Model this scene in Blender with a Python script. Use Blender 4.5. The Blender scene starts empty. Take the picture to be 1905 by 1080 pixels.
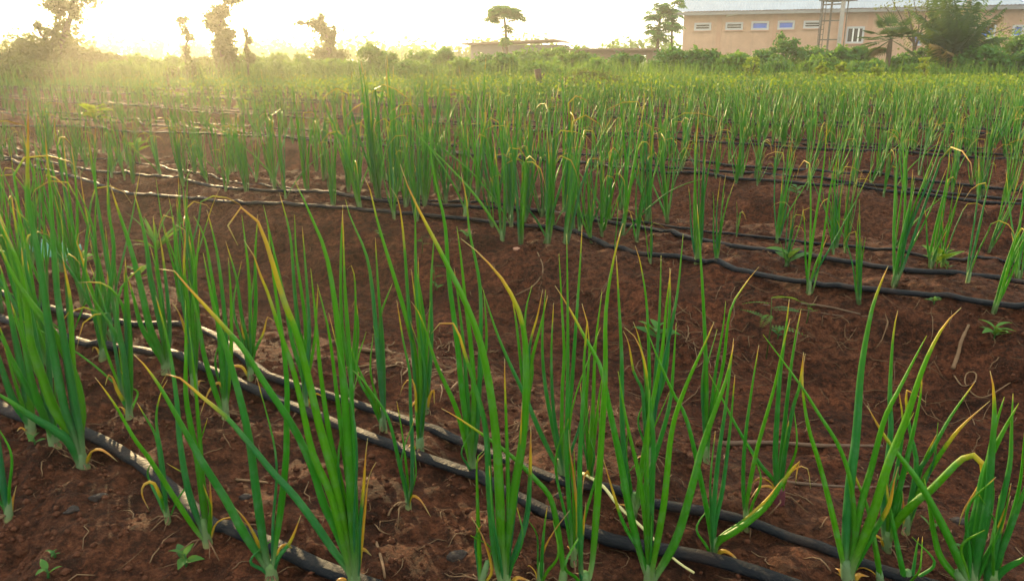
import bpy, math, random
import numpy as np
from mathutils import Vector, Matrix

R = math.radians
random.seed(7)
rng = np.random.default_rng(7)
S = bpy.context.scene
COL = S.collection

# ------------------------------------------------------------------ camera, sky, sun, exposure
CAM_H = 0.75
F = 1439.0                                   # focal length in pixels of a 1905 px wide picture
PITCH = math.atan((540 - 105) / F)
cam = bpy.data.cameras.new('camera')
cam_o = bpy.data.objects.new('camera', cam)
COL.objects.link(cam_o)
cam_o.location = (0, 0, CAM_H)
cam_o.rotation_euler = (math.pi / 2 - PITCH, 0, 0)
cam.sensor_width = 36
cam.lens = 36 * F / 1905
cam.clip_start = 0.02
cam.clip_end = 1500
S.camera = cam_o

SUN_AZ, SUN_EL = R(-23), R(8)                # azimuth from +Y towards +X
sv = Vector((math.sin(SUN_AZ) * math.cos(SUN_EL), math.cos(SUN_AZ) * math.cos(SUN_EL), math.sin(SUN_EL)))
sun = bpy.data.lights.new('sun', 'SUN')
sun.energy = 5.0
sun.angle = R(0.5)
sun.color = (1.0, 0.72, 0.36)
sun_o = bpy.data.objects.new('sun', sun)
COL.objects.link(sun_o)
sun_o.rotation_euler = sv.to_track_quat('Z', 'Y').to_euler()
sun_o.location = (-20, 40, 30)

W = bpy.data.worlds.new('World')
S.world = W
W.use_nodes = True
wn, wl = W.node_tree.nodes, W.node_tree.links
wn.clear()
sky = wn.new('ShaderNodeTexSky')
sky.sky_type = 'NISHITA'
sky.sun_disc = False
sky.sun_elevation = SUN_EL
sky.sun_rotation = SUN_AZ
sky.dust_density = 3.0
sky.air_density = 1.0
wmix = wn.new('ShaderNodeMix')
wmix.data_type = 'RGBA'
wmix.inputs[0].default_value = 0.85
wmix.inputs[7].default_value = (9.4, 9.4, 8.4, 1)      # bright even veil of hazy cloud
bg = wn.new('ShaderNodeBackground')
bg.inputs[1].default_value = 0.1
wo = wn.new('ShaderNodeOutputWorld')
wl.new(sky.outputs[0], wmix.inputs[6])
wl.new(wmix.outputs[2], bg.inputs[0])
wl.new(bg.outputs[0], wo.inputs[0])

S.view_settings.view_transform = 'Standard'
S.view_settings.look = 'None'
S.view_settings.exposure = 1.25
S.view_settings.gamma = 1.0
S.view_settings.use_curve_mapping = False
S.render.engine = 'CYCLES'
S.cycles.use_denoising = True
S.cycles.denoising_prefilter = 'FAST'
S.cycles.max_bounces = 6
S.cycles.transparent_max_bounces = 8
S.cycles.volume_bounces = 0
S.cycles.sample_clamp_indirect = 4.0

# ------------------------------------------------------------------ picture rays, terrain
SP, CP = math.sin(PITCH), math.cos(PITCH)


def ray(px, py):
    u, v = (px - 952.5) / F, (540 - py) / F
    return Vector((u, CP + v * SP, -SP + v * CP))


def at(px, py, Y):
    d = ray(px, py)
    k = Y / d.y
    return Vector((d.x * k, Y, CAM_H + d.z * k))


def project(x, y, z):
    z = z - CAM_H
    dep = y * CP - z * SP
    up = y * SP + z * CP
    return 952.5 + F * x / dep, 540 - F * up / dep, dep


TH = R(56)
N0, N1 = math.cos(TH), math.sin(TH)          # across the beds
D0, D1 = -math.sin(TH), math.cos(TH)         # along the beds


def st(s, t):
    return s * N0 + t * D0, s * N1 + t * D1


def _hash(i, j, seed):
    h = (i.astype(np.int64) * 374761393 + j.astype(np.int64) * 668265263 + seed * 974634777) & 0xffffffff
    h = ((h ^ (h >> 13)) * 1274126177) & 0xffffffff
    return ((h ^ (h >> 16)) & 0xffff) / 65535.0


def vnoise(x, y, seed=0):
    i, j = np.floor(x), np.floor(y)
    fx, fy = x - i, y - j
    fx = fx * fx * (3 - 2 * fx)
    fy = fy * fy * (3 - 2 * fy)
    a, b = _hash(i, j, seed), _hash(i + 1, j, seed)
    c, d = _hash(i, j + 1, seed), _hash(i + 1, j + 1, seed)
    return (a * (1 - fx) + b * fx) * (1 - fy) + (c * (1 - fx) + d * fx) * fy - 0.5


def sstep(x, a, b):
    t = np.clip((x - a) / (b - a), 0, 1)
    return t * t * (3 - 2 * t)


BED0, BEDP, BEDW = 2.68, 2.13, 0.86
NBED = 9


def bed_start(k):
    return 0.6 if k == 0 else BED0 + BEDP * (k - 1)


FUR = -0.20


def profile(s):
    z = np.full_like(s, FUR)
    # near bank, first bed, then the repeating beds
    b0 = np.minimum(sstep(s, 0.15, 0.62), 1 - sstep(s, 1.28, 1.85))
    near = s < 0.4
    z = np.where(near, -0.14 + 0.14 * sstep(s, 0.1, 0.62), FUR + (0 - FUR) * b0)
    z = np.where((s >= 0.4) & (s < 0.7), np.maximum(z, -0.14 + 0.14 * sstep(s, 0.1, 0.62)), z)
    for k in range(1, NBED + 1):
        a = bed_start(k)
        b = np.minimum(sstep(s, a - 0.52, a + 0.03), 1 - sstep(s, a + BEDW, a + BEDW + 0.34))
        z = np.maximum(z, FUR + (0.0 - FUR) * b)
    return z


def height(x, y):
    x = np.asarray(x, float)
    y = np.asarray(y, float)
    s = x * N0 + y * N1
    t = x * D0 + y * D1
    wob = 0.11 * vnoise(t * 0.55, s * 0.3, 3) + 0.07 * vnoise(t * 2.1, s * 1.3, 4)
    z = profile(s + wob)
    far = sstep(y, 20.0, 23.5)
    far = np.maximum(far, sstep(s, 20.5, 21.5))
    z = z * (1 - far) + (-0.05) * far
    near = 1 - sstep(np.hypot(x, y), 8, 20)
    z = z + near * (0.046 * vnoise(x * 5, y * 5, 5) + 0.034 * vnoise(x * 11, y * 11, 6)
                    + 0.018 * vnoise(x * 24, y * 24, 7) + 0.012 * vnoise(x * 47, y * 47, 8) + 0.006 * vnoise(x * 90, y * 90, 10))
    z = z + 0.05 * vnoise(x * 0.7, y * 0.7, 9)
    return z


def hz(x, y):
    return float(height(np.array([x]), np.array([y]))[0])


_TS = np.geomspace(0.45, 60, 1200)


def ground(px, py):
    d = ray(px, py)
    xs, ys, zs = d.x * _TS, d.y * _TS, CAM_H + d.z * _TS
    below = np.nonzero(zs < height(xs, ys))[0]
    i = below[0] if len(below) else len(_TS) - 1
    lo, hi = _TS[max(i - 1, 0)], _TS[i]
    k = np.linspace(lo, hi, 12)
    below = np.nonzero(CAM_H + d.z * k < height(d.x * k, d.y * k))[0]
    k = k[below[0]] if len(below) else hi
    p = Vector((d.x * k, d.y * k, 0))
    p.z = hz(p.x, p.y)
    return p


# ------------------------------------------------------------------ object helpers
def link(name, mesh, parent=None, mat=None):
    o = bpy.data.objects.new(name, mesh)
    COL.objects.link(o)
    if parent:
        o.parent = parent
    if mat and mesh is not None and not mesh.materials:
        mesh.materials.append(mat)
    return o


def tag(o, label, cat, group=None, kind=None):
    if label:
        o['label'] = label
    if cat:
        o['category'] = cat
    if group:
        o['group'] = group
    if kind:
        o['kind'] = kind
    return o


def empty(name, loc, label=None, cat=None, group=None):
    o = bpy.data.objects.new(name, None)
    o.empty_display_size = 0.05
    o.location = loc
    COL.objects.link(o)
    return tag(o, label, cat, group)


def mesh_from(name, verts, faces, smooth=True, attrs=None):
    me = bpy.data.meshes.new(name)
    me.from_pydata([tuple(v) for v in verts], [], faces)
    if smooth:
        me.polygons.foreach_set('use_smooth', [True] * len(me.polygons))
    if attrs:
        for k, v in attrs.items():
            a = me.attributes.new(k, 'FLOAT', 'POINT')
            a.data.foreach_set('value', np.asarray(v, dtype=np.float32))
    me.update()
    return me


def mesh_np(name, V, Q=None, T=None, smooth=True, attrs=None):
    """V (n,3); Q (m,4) quads and T (k,3) triangles as index arrays"""
    me = bpy.data.meshes.new(name)
    me.vertices.add(len(V))
    me.vertices.foreach_set('co', np.asarray(V, dtype=np.float32).ravel())
    loops, starts, n = [], [], 0
    if Q is not None and len(Q):
        loops.append(Q.ravel())
        starts.append(np.arange(len(Q)) * 4)
        n = len(Q) * 4
    if T is not None and len(T):
        loops.append(T.ravel())
        starts.append(n + np.arange(len(T)) * 3)
    loops = np.concatenate(loops).astype(np.int32)
    starts = np.concatenate(starts).astype(np.int32)
    me.loops.add(len(loops))
    me.loops.foreach_set('vertex_index', loops)
    me.polygons.add(len(starts))
    me.polygons.foreach_set('loop_start', starts)
    if smooth:
        me.polygons.foreach_set('use_smooth', np.ones(len(starts), dtype=bool))
    if attrs:
        for k, v in attrs.items():
            a = me.attributes.new(k, 'FLOAT', 'POINT')
            a.data.foreach_set('value', np.asarray(v, dtype=np.float32))
    me.update()
    me.validate()
    return me


class MB:
    """collects boxes, tubes and sheets into one mesh"""

    def __init__(self):
        self.v, self.f = [], []

    def box(self, x0, x1, y0, y1, z0, z1):
        b = len(self.v)
        self.v += [(x, y, z) for z in (z0, z1) for x, y in ((x0, y0), (x1, y0), (x1, y1), (x0, y1))]
        self.f += [(b, b + 3, b + 2, b + 1), (b + 4, b + 5, b + 6, b + 7), (b, b + 1, b + 5, b + 4),
                   (b + 1, b + 2, b + 6, b + 5), (b + 2, b + 3, b + 7, b + 6), (b + 3, b, b + 4, b + 7)]
        return self

    def poly(self, pts):
        b = len(self.v)
        self.v += [tuple(p) for p in pts]
        self.f.append(tuple(range(b, b + len(pts))))
        return self

    def prism(self, pts, off):
        n, b = len(pts), len(self.v)
        off = Vector(off)
        self.v += [tuple(p) for p in pts] + [tuple(Vector(p) + off) for p in pts]
        self.f.append(tuple(range(b, b + n)))
        self.f.append(tuple(range(b + 2 * n - 1, b + n - 1, -1)))
        for i in range(n):
            j = (i + 1) % n
            self.f.append((b + i, b + n + i, b + n + j, b + j))
        return self

    def tube(self, pts, radii, sides=6, squash=1.0, cap=True):
        pts = [Vector(p) for p in pts]
        n, b = len(pts), len(self.v)
        up = None
        for i, p in enumerate(pts):
            d = (pts[min(i + 1, n - 1)] - pts[max(i - 1, 0)])
            if d.length < 1e-9:
                d = Vector((0, 0, 1))
            d.normalize()
            if up is None:
                up = Vector((0, 0, 1)) if abs(d.z) < 0.9 else Vector((1, 0, 0))
            a = (up - d * up.dot(d))
            if a.length < 1e-6:
                a = d.orthogonal()
            a.normalize()
            up = a
            c = d.cross(a)
            r = radii[i] if hasattr(radii, '__len__') else radii
            for k in range(sides):
                g = 2 * math.pi * k / sides
                self.v.append(tuple(p + a * (math.cos(g) * r * squash) + c * (math.sin(g) * r)))
        for i in range(n - 1):
            for k in range(sides):
                q = (k + 1) % sides
                self.f.append((b + i * sides + k, b + i * sides + q, b + (i + 1) * sides + q, b + (i + 1) * sides + k))
        if cap:
            self.f.append(tuple(b + k for k in reversed(range(sides))))
            self.f.append(tuple(b + (n - 1) * sides + k for k in range(sides)))
        return self

    def build(self, name, mat, parent=None, smooth=False):
        return link(name, mesh_from(name, self.v, self.f, smooth), parent, mat)


def spline(pts, n):
    """Catmull-Rom through pts, n points evenly along the length"""
    P = [np.array(p, float) for p in pts]
    P = [2 * P[0] - P[1]] + P + [2 * P[-1] - P[-2]]
    out = []
    for i in range(1, len(P) - 2):
        for u in np.linspace(0, 1, 10, endpoint=False):
            a, b, c, d = P[i - 1], P[i], P[i + 1], P[i + 2]
            out.append(0.5 * (2 * b + (c - a) * u + (2 * a - 5 * b + 4 * c - d) * u * u + (3 * b - a - 3 * c + d) * u ** 3))
    out.append(P[-2])
    out = np.array(out)
    L = np.concatenate([[0], np.cumsum(np.linalg.norm(np.diff(out, axis=0), axis=1))])
    q = np.linspace(0, L[-1], n)
    return np.stack([np.interp(q, L, out[:, i]) for i in range(3)], 1), L[-1]


# ------------------------------------------------------------------ materials
class NT:
    def __init__(self, name):
        self.m = bpy.data.materials.new(name)
        self.m.use_nodes = True
        self.n, self.l = self.m.node_tree.nodes, self.m.node_tree.links
        self.n.clear()
        self.out = self.n.new('ShaderNodeOutputMaterial')

    def node(self, t, **kw):
        x = self.n.new(t)
        for k, v in kw.items():
            setattr(x, k, v)
        return x

    def put(self, sock, v):
        if isinstance(v, bpy.types.NodeSocket):
            self.l.new(v, sock)
        elif isinstance(v, (tuple, list)) and len(v) == 3 and sock.type == 'RGBA':
            sock.default_value = (*v, 1)
        else:
            sock.default_value = v

    def mix(self, f, a, b, mode='MIX'):
        x = self.node('ShaderNodeMix', data_type='RGBA', blend_type=mode)
        self.put(x.inputs[0], f)
        self.put(x.inputs[6], a)
        self.put(x.inputs[7], b)
        return x.outputs[2]

    def math(self, op, a, b=0.0, clamp=False):
        x = self.node('ShaderNodeMath', operation=op, use_clamp=clamp)
        self.put(x.inputs[0], a)
        self.put(x.inputs[1], b)
        return x.outputs[0]

    def rng(self, v, a, b, c=0.0, d=1.0):
        x = self.node('ShaderNodeMapRange')
        self.put(x.inputs[0], v)
        for i, q in enumerate((a, b, c, d)):
            x.inputs[i + 1].default_value = q
        return x.outputs[0]

    def noise(self, scale, detail=4, rough=0.55, coord='Object', stretch=None):
        tc = self.node('ShaderNodeTexCoord')
        v = tc.outputs[coord]
        if stretch:
            mp = self.node('ShaderNodeMapping')
            mp.inputs['Scale'].default_value = stretch
            self.l.new(v, mp.inputs[0])
            v = mp.outputs[0]
        x = self.node('ShaderNodeTexNoise')
        self.l.new(v, x.inputs['Vector'])
        x.inputs['Scale'].default_value = scale
        x.inputs['Detail'].default_value = detail
        x.inputs['Roughness'].default_value = rough
        return x.outputs[0]

    def attr(self, name):
        return self.node('ShaderNodeAttribute', attribute_name=name).outputs['Fac']

    def rand(self):
        return self.node('ShaderNodeObjectInfo').outputs['Random']

    def bump(self, h, strength=0.5, dist=0.01):
        x = self.node('ShaderNodeBump')
        x.inputs['Strength'].default_value = strength
        x.inputs['Distance'].default_value = dist
        self.l.new(h, x.inputs['Height'])
        return x.outputs[0]

    def pbr(self, col, rough=0.7, normal=None, spec=0.5, metal=0.0, transl=0.0, tcol=None):
        p = self.node('ShaderNodeBsdfPrincipled')
        self.put(p.inputs['Base Color'], col)
        self.put(p.inputs['Roughness'], rough)
        self.put(p.inputs['Specular IOR Level'], spec)
        self.put(p.inputs['Metallic'], metal)
        if normal is not None:
            self.l.new(normal, p.inputs['Normal'])
        s = p.outputs[0]
        if transl > 0:
            t = self.node('ShaderNodeBsdfTranslucent')
            self.put(t.inputs[0], tcol if tcol is not None else col)
            a = self.node('ShaderNodeMixShader')
            a.inputs[0].default_value = transl
            self.l.new(s, a.inputs[1])
            self.l.new(t.outputs[0], a.inputs[2])
            s = a.outputs[0]
        self.l.new(s, self.out.inputs[0])
        return self.m


def plain(name, col, rough=0.7, var=0.25, scale=6, bump=0.0, metal=0.0, spec=0.4):
    q = NT(name)
    n = q.noise(scale, 5)
    c = q.mix(n, tuple(x * (1 - var) for x in col), tuple(min(1, x * (1 + var)) for x in col))
    return q.pbr(c, rough, q.bump(n, bump, 0.02) if bump else None, spec, metal)


# soil
q = NT('soil')
big = q.noise(0.9, 5)
mid = q.noise(6, 7, 0.66)
fine = q.noise(42, 8, 0.75)
grain = q.noise(190, 4, 0.75)
tc = q.node('ShaderNodeTexCoord')
vo = q.node('ShaderNodeTexVoronoi')
vo.inputs['Scale'].default_value = 95
vo.inputs['Randomness'].default_value = 1.0
q.l.new(tc.outputs['Object'], vo.inputs['Vector'])
c1 = q.mix(q.rng(mid, 0.38, 0.62), (0.070, 0.0235, 0.0115), (0.200, 0.070, 0.034))
c2 = q.mix(q.rng(big, 0.46, 0.62, 0, 0.8), c1, (0.190, 0.082, 0.046))
c3 = q.mix(q.rng(fine, 0.42, 0.58), q.mix(1.0, c2, (0.34, 0.32, 0.30), 'MULTIPLY'), q.mix(1.0, c2, (1.25, 1.22, 1.18), 'MULTIPLY'))
c3 = q.mix(q.rng(grain, 0.36, 0.58, 0.55, 0.0), c3, (0.018, 0.007, 0.004))
c4 = q.mix(q.rng(grain, 0.60, 0.72), c3, (0.20, 0.088, 0.050))
geo = q.node('ShaderNodeNewGeometry')
sep = q.node('ShaderNodeSeparateXYZ')
q.l.new(geo.outputs['Position'], sep.inputs[0])
cov = q.rng(sep.outputs[1], 19.0, 25.0)                 # beyond the beds the ground is overgrown
cov = q.math('MULTIPLY', cov, q.rng(q.noise(1.4, 5), 0.30, 0.5))
c5 = q.mix(cov, c4, (0.045, 0.085, 0.018))
hsum = q.math('ADD', q.math('MULTIPLY', fine, 1.0), q.math('MULTIPLY', grain, 0.55))
hsum = q.math('ADD', hsum, q.math('MULTIPLY', mid, 1.2))
hsum = q.math('SUBTRACT', hsum, q.math('MULTIPLY', vo.outputs['Distance'], 0.25))
M_SOIL = q.pbr(c5, 0.95, q.bump(hsum, 1.0, 0.045), 0.15)


def onion_material(name, obj_random, warm=0.0):
    q = NT(name)
    dry, sheath = q.attr('dry'), q.attr('sheath')
    hue = q.attr('hue')
    if obj_random:
        hue = q.math('FRACT', q.math('ADD', hue, q.math('MULTIPLY', q.rand(), 0.8)))
    g = q.mix(q.rng(hue, 0.0, 0.55), (0.018, 0.158, 0.068), (0.028, 0.220, 0.014))
    g = q.mix(q.rng(hue, 0.55, 1.0), g, (0.090, 0.300, 0.008))
    if warm:
        g = q.mix(warm, g, (0.095, 0.300, 0.012))
    n = q.noise(45, 3)
    g = q.mix(q.rng(n, 0.35, 0.7, 0, 0.55), g, q.mix(1.0, g, (0.62, 0.70, 0.6), 'MULTIPLY'))
    up = q.attr('along')
    g = q.mix(q.rng(up, 0.3, 1.0, 0, 0.7), g, (0.110, 0.320, 0.008))
    dn = q.math('ADD', dry, q.math('MULTIPLY', q.math('SUBTRACT', q.noise(70, 4, 0.7), 0.5), 0.5))
    c = q.mix(q.rng(dn, 0.22, 0.52), g, (0.56, 0.38, 0.025))
    c = q.mix(q.rng(dn, 0.50, 0.78), c, (0.56, 0.23, 0.045))
    c = q.mix(q.rng(dn, 0.80, 0.98), c, (0.48, 0.35, 0.19))
    c = q.mix(q.math('MULTIPLY', sheath, 0.7), c, (0.30, 0.38, 0.22))
    bloom = q.noise(26, 5, 0.7)
    c = q.mix(q.rng(bloom, 0.52, 0.70, 0, 0.30), c, (0.20, 0.34, 0.24))
    b = q.bump(q.noise(120, 4, 0.7), 0.30, 0.003)
    return q.pbr(c, q.rng(bloom, 0.4, 0.65, 0.36, 0.6), b, 0.36, 0, 0.46, q.mix(0.5, c, (0.26, 0.56, 0.02)))


M_ONION = onion_material('onion_leaf', True)
M_ONION_FAR = onion_material('onion_leaf_far', False, 0.45)
M_BULB = plain('onion_bulb_skin', (0.10, 0.025, 0.035), 0.5, 0.4, 60)

q = NT('drip_hose')
n = q.noise(120, 5, 0.65)
n2 = q.noise(9, 4, 0.6)
n3 = q.noise(30, 4, 0.6)
c = q.mix(q.rng(n2, 0.50, 0.70, 0, 0.45), (0.0040, 0.0062, 0.0100), (0.050, 0.026, 0.016))
c = q.mix(q.rng(n3, 0.58, 0.72, 0, 0.5), c, (0.035, 0.032, 0.032))
M_HOSE = q.pbr(c, q.rng(n3, 0.35, 0.65, 0.55, 0.72), q.bump(n, 0.6, 0.008), 0.15)

M_STRAW = plain('dry_straw', (0.135, 0.078, 0.040), 0.85, 0.5, 30)
M_WOOD = plain('weathered_wood', (0.09, 0.055, 0.035), 0.9, 0.5, 25, 0.5)
M_BARK = plain('bark', (0.10, 0.07, 0.045), 0.9, 0.4, 12, 0.5)
M_CLOD = plain('soil_clod', (0.072, 0.027, 0.014), 0.95, 0.5, 40, 0.5, spec=0.2)
M_PLASTIC = plain('teal_plastic', (0.07, 0.25, 0.17), 0.45, 0.2, 20)


def leafmat(name, a, b, transl=0.4):
    q = NT(name)
    h = q.attr('hue')
    c = q.mix(h, a, b)
    return q.pbr(c, 0.6, None, 0.25, 0, transl, q.mix(0.35, c, (0.35, 0.42, 0.02)))


M_LEAF = {
    'dark': leafmat('leaf_dark', (0.022, 0.115, 0.022), (0.060, 0.220, 0.026)),
    'mid': leafmat('leaf_mid', (0.055, 0.160, 0.020), (0.140, 0.280, 0.026)),
    'bright': leafmat('leaf_bright', (0.12, 0.24, 0.012), (0.34, 0.36, 0.02)),
    'olive': leafmat('leaf_olive', (0.055, 0.085, 0.022), (0.130, 0.140, 0.035)),
    'weed': leafmat('leaf_weed', (0.030, 0.120, 0.030), (0.070, 0.200, 0.030)),
    'lush': leafmat('leaf_lush', (0.075, 0.210, 0.010), (0.300, 0.370, 0.014)),
    'palm': leafmat('leaf_palm', (0.018, 0.070, 0.024), (0.045, 0.120, 0.030), 0.22),
    'dryfrond': leafmat('leaf_dry', (0.13, 0.085, 0.04), (0.30, 0.22, 0.10), 0.2),
}

# ------------------------------------------------------------------ the ground: one sheet out past every hedge
def grow(a, step, ratio, end):
    out = [a]
    while abs(out[-1]) < end:
        out.append(out[-1] + step)
        step *= ratio
    return out[1:]


sl = [-x for x in grow(0.0, 0.1, 1.35, 120)][::-1] + list(np.arange(0.05, 2.4, 0.0105)) + list(np.arange(2.4, 4.3, 0.017)) + list(np.arange(4.3, 11.5, 0.036)) \
    + list(np.arange(11.5, 24, 0.14))
sl += grow(sl[-1], 0.3, 1.25, 120)
tl = [-x for x in grow(0.5, 0.1, 1.35, 120)][::-1] + list(np.arange(-0.5, 3.0, 0.0125)) + list(np.arange(3.0, 5.5, 0.019)) + list(np.arange(5.5, 13, 0.05)) \
    + list(np.arange(13, 36, 0.25))
tl += grow(tl[-1], 0.4, 1.25, 120)
sa, ta = np.array(sl), np.array(tl)
SS, TT = np.meshgrid(sa, ta, indexing='ij')
XX, YY = SS * N0 + TT * D0, SS * N1 + TT * D1
ZZ = height(XX.ravel(), YY.ravel())
V = np.stack([XX.ravel(), YY.ravel(), ZZ], 1)
ni, nj = len(sa), len(ta)
idx = np.arange(ni * nj).reshape(ni, nj)
Q = np.stack([idx[:-1, :-1].ravel(), idx[1:, :-1].ravel(), idx[1:, 1:].ravel(), idx[:-1, 1:].ravel()], 1)
g = link('ground', mesh_np('ground', V, Q[:, ::-1] if (N0 * D1 - N1 * D0) < 0 else Q), None, M_SOIL)
g['kind'] = 'structure'

# ------------------------------------------------------------------ air: one box of thin haze around everything
hb = MB().box(-330, 330, -330, 330, -1.6, 14)
q = NT('haze_air')
pv = q.node('ShaderNodeVolumePrincipled')
pv.inputs['Color'].default_value = (0.95, 0.93, 0.88, 1)
pv.inputs['Density'].default_value = 0.0020
pv.inputs['Anisotropy'].default_value = 0.72
q.l.new(pv.outputs[0], q.out.inputs['Volume'])
tag(hb.build('haze', q.m), None, None, None, 'stuff')

# ------------------------------------------------------------------ drip hoses
def hose(pts, label, r=0.0155, group='black drip hoses laid along the onion beds', lift=0.003):
    c, L = spline([(p[0], p[1], 0) for p in pts], max(20, int(len(pts) * 14)))
    n = max(30, int(L / 0.045))
    if L > 14:
        n = int(L / 0.10)
    c, L = spline(c, n)
    zz = height(c[:, 0], c[:, 1])
    k = 5
    zp = np.pad(zz, k, mode='edge')
    zsm = np.maximum(np.convolve(zp, np.ones(2 * k + 1) / (2 * k + 1), mode='valid'), zz - 0.004)
    ph = random.random() * 50
    q = np.arange(n) * (L / n)
    rad = r * 0.9 * (1 + 0.16 * vnoise(q * 6 + ph, q * 0 + 3, 21) + 0.08 * vnoise(q * 17 + ph, q * 0, 22))
    c[:, 2] = zsm + lift + r * 0.45
    m = MB().tube(c, rad, 10, 0.55)
    return tag(m.build('drip_hose', M_HOSE, None, True), label, 'drip hose', group)


def gl(px):
    return [ground(*p) for p in px]


def along(s, t0, t1, wob, seed, n=None):
    n = n or max(6, int(abs(t1 - t0) / 0.7))
    t = np.linspace(t0, t1, n)
    sv_ = s + wob * 2 * vnoise(t * 0.55 + seed * 7.3, t * 0 + seed, 30)
    return [st(a, b) for a, b in zip(sv_, t)]


A = gl([(0, 765), (80, 788), (150, 815), (215, 850), (280, 890), (330, 935), (400, 985), (520, 1035), (640, 1078)])
hose([st(0.68, 3.2), st(0.66, 2.4)] + A + [st(0.70, 0.45), st(0.69, 0.0), st(0.68, -0.8)],
     'flat black hose with pale sunlit edge along the near lip of the closest bed', 0.0165)
Bp = gl([(0, 600), (90, 620), (180, 640), (280, 658), (380, 690), (560, 770), (780, 855), (940, 925), (1100, 1000), (1250, 1042), (1400, 1078)])
hose([st(0.92, 4.2), st(0.95, 3.2)] + Bp + [st(1.0, -0.1), st(1.02, -0.9)],
     'crinkled black hose running through the middle of the closest bed', 0.0165)
Cp = gl([(60, 570), (150, 590), (240, 606), (330, 605), (400, 635), (480, 690), (620, 745), (750, 790), (860, 835), (1000, 885), (1100, 912), (1250, 955), (1400, 995), (1600, 1058)])
hose([st(1.08, 4.4), st(1.06, 3.3)] + Cp + [st(1.13, -0.3), st(1.1, -1.0)],
     'crinkled black hose along the far side of the closest bed, under the furrow edge', 0.0145)
Dp = gl([(0, 298), (60, 310), (100, 325), (200, 347), (330, 370), (440, 376), (560, 385), (700, 398), (860, 412), (960, 419), (1030, 425), (1090, 443), (1160, 465), (1280, 490), (1400, 510), (1500, 526), (1600, 541), (1750, 556), (1905, 575)])
hose([st(2.75, 9)] + Dp + [st(2.76, -0.8), st(2.74, -1.6)],
     'smooth black hose on the front lip of the second bed above the bare bank', 0.0185)
Ep = gl([(0, 296), (120, 308), (300, 332), (420, 352), (530, 362), (700, 377), (870, 389), (1000, 400), (1100, 418), (1200, 431), (1350, 456), (1500, 480), (1700, 508), (1905, 535)])
hose([st(2.96, 9)] + Ep + [st(3.04, -1.0)], 'wide black hose just behind the front hose of the second bed', 0.0185)
Fp = gl([(100, 291), (250, 303), (400, 330), (530, 350), (650, 366), (800, 380), (1000, 395), (1150, 410), (1300, 430), (1450, 450), (1600, 470), (1750, 487), (1905, 502)])
hose([st(3.3, 9)] + Fp + [st(3.42, -0.6)], 'thin black hose at the back of the second bed', 0.012)
ordn = {2: 'third', 3: 'fourth', 4: 'fifth', 5: 'sixth', 6: 'seventh'}
G1 = gl([(0, 236), (200, 243), (400, 250), (550, 262), (700, 270), (800, 278), (900, 289), (1050, 303), (1200, 317), (1350, 333), (1500, 351), (1700, 363), (1905, 382)])
hose([st(4.6, 14)] + G1 + [st(4.9, -0.6)], 'pale glinting front hose of the third bed', 0.020)
for k in range(2, 7):
    a = bed_start(k)
    for j, off in enumerate((0.02, 0.32, 0.70) if k < 5 else (0.10, 0.5)):
        if k == 2 and j == 0:
            continue
        word = (('front', 'middle', 'back') if k < 5 else ('front', 'back'))[j]
        hose(along(a + off, -0.8, 3.2 * a + 1, 0.10, k * 10 + j),
             f'thin dark {word} hose of the {ordn[k]} bed, half hidden among onion leaves', 0.018 if j else 0.020)

# ------------------------------------------------------------------ onion plants
def leaf_mesh(pts, w, dry, hue, n=18, sides=8, squash=0.72):
    c, L = spline(pts, n)
    u = np.linspace(0, 1, n)
    r = 0.5 * w * (0.62 + 0.38 * sstep(u, 0, 0.25)) * np.power(np.clip(1 - u ** 1.7, 0, 1), 0.85)
    d = np.where(u > 1 - dry, 0.42 + 0.58 * (u - (1 - dry)) / max(dry, 1e-3),
                 0.42 * sstep(u, 1 - dry - 0.14, 1 - dry))
    if dry < 0.07 and hue < 0.6:                     # many tips are still green
        d = d * 0.4
    r = r * (1 - 0.40 * sstep(d, 0.55, 0.9)) + 0.0004
    m = MB().tube(c, r, sides, squash)
    rep = lambda x: np.repeat(x, sides)
    return mesh_from('leaf', m.v, m.f, True, {'dry': rep(d), 'sheath': rep(1 - sstep(u, 0.02, 0.16)),
                                              'along': rep(sstep(u, 0.35, 1.0)), 'hue': np.full(len(m.v), hue)})


def stem_mesh(top, r, rb):
    top = Vector(top)
    pts = [Vector((0, 0, -0.02)), Vector((0, 0, 0.0)), top * 0.35, top * 0.7, top]
    m = MB().tube(pts, [rb, rb * 1.05, (rb + r) / 2, r, r * 0.8], 10)
    sh = np.repeat([1.0, 1.0, 1.0, 0.85, 0.5], 10)
    return mesh_from('stem', m.v, m.f, True, {'dry': np.repeat([0.9, 0.5, 0.0, 0, 0], 10), 'sheath': sh,
                                              'along': sh * 0, 'hue': sh * 0 + 0.2})


def roots_mesh(rs):
    m = MB()
    for i in range(rs.randint(4, 7)):
        a = rs.uniform(0, 6.28)
        L = rs.uniform(0.02, 0.055)
        b = a + rs.uniform(-0.8, 0.8)
        m.tube([(0, 0, 0.012), (math.cos(a) * L * 0.4, math.sin(a) * L * 0.4, 0.012),
                (math.cos(b) * L, math.sin(b) * L, -0.004)], [0.0016, 0.0013, 0.0006], 4)
    return mesh_from('root', m.v, m.f, True)


ONION_GROUP = 'onion plants growing in rows on the beds'
n_hand = 0


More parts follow.
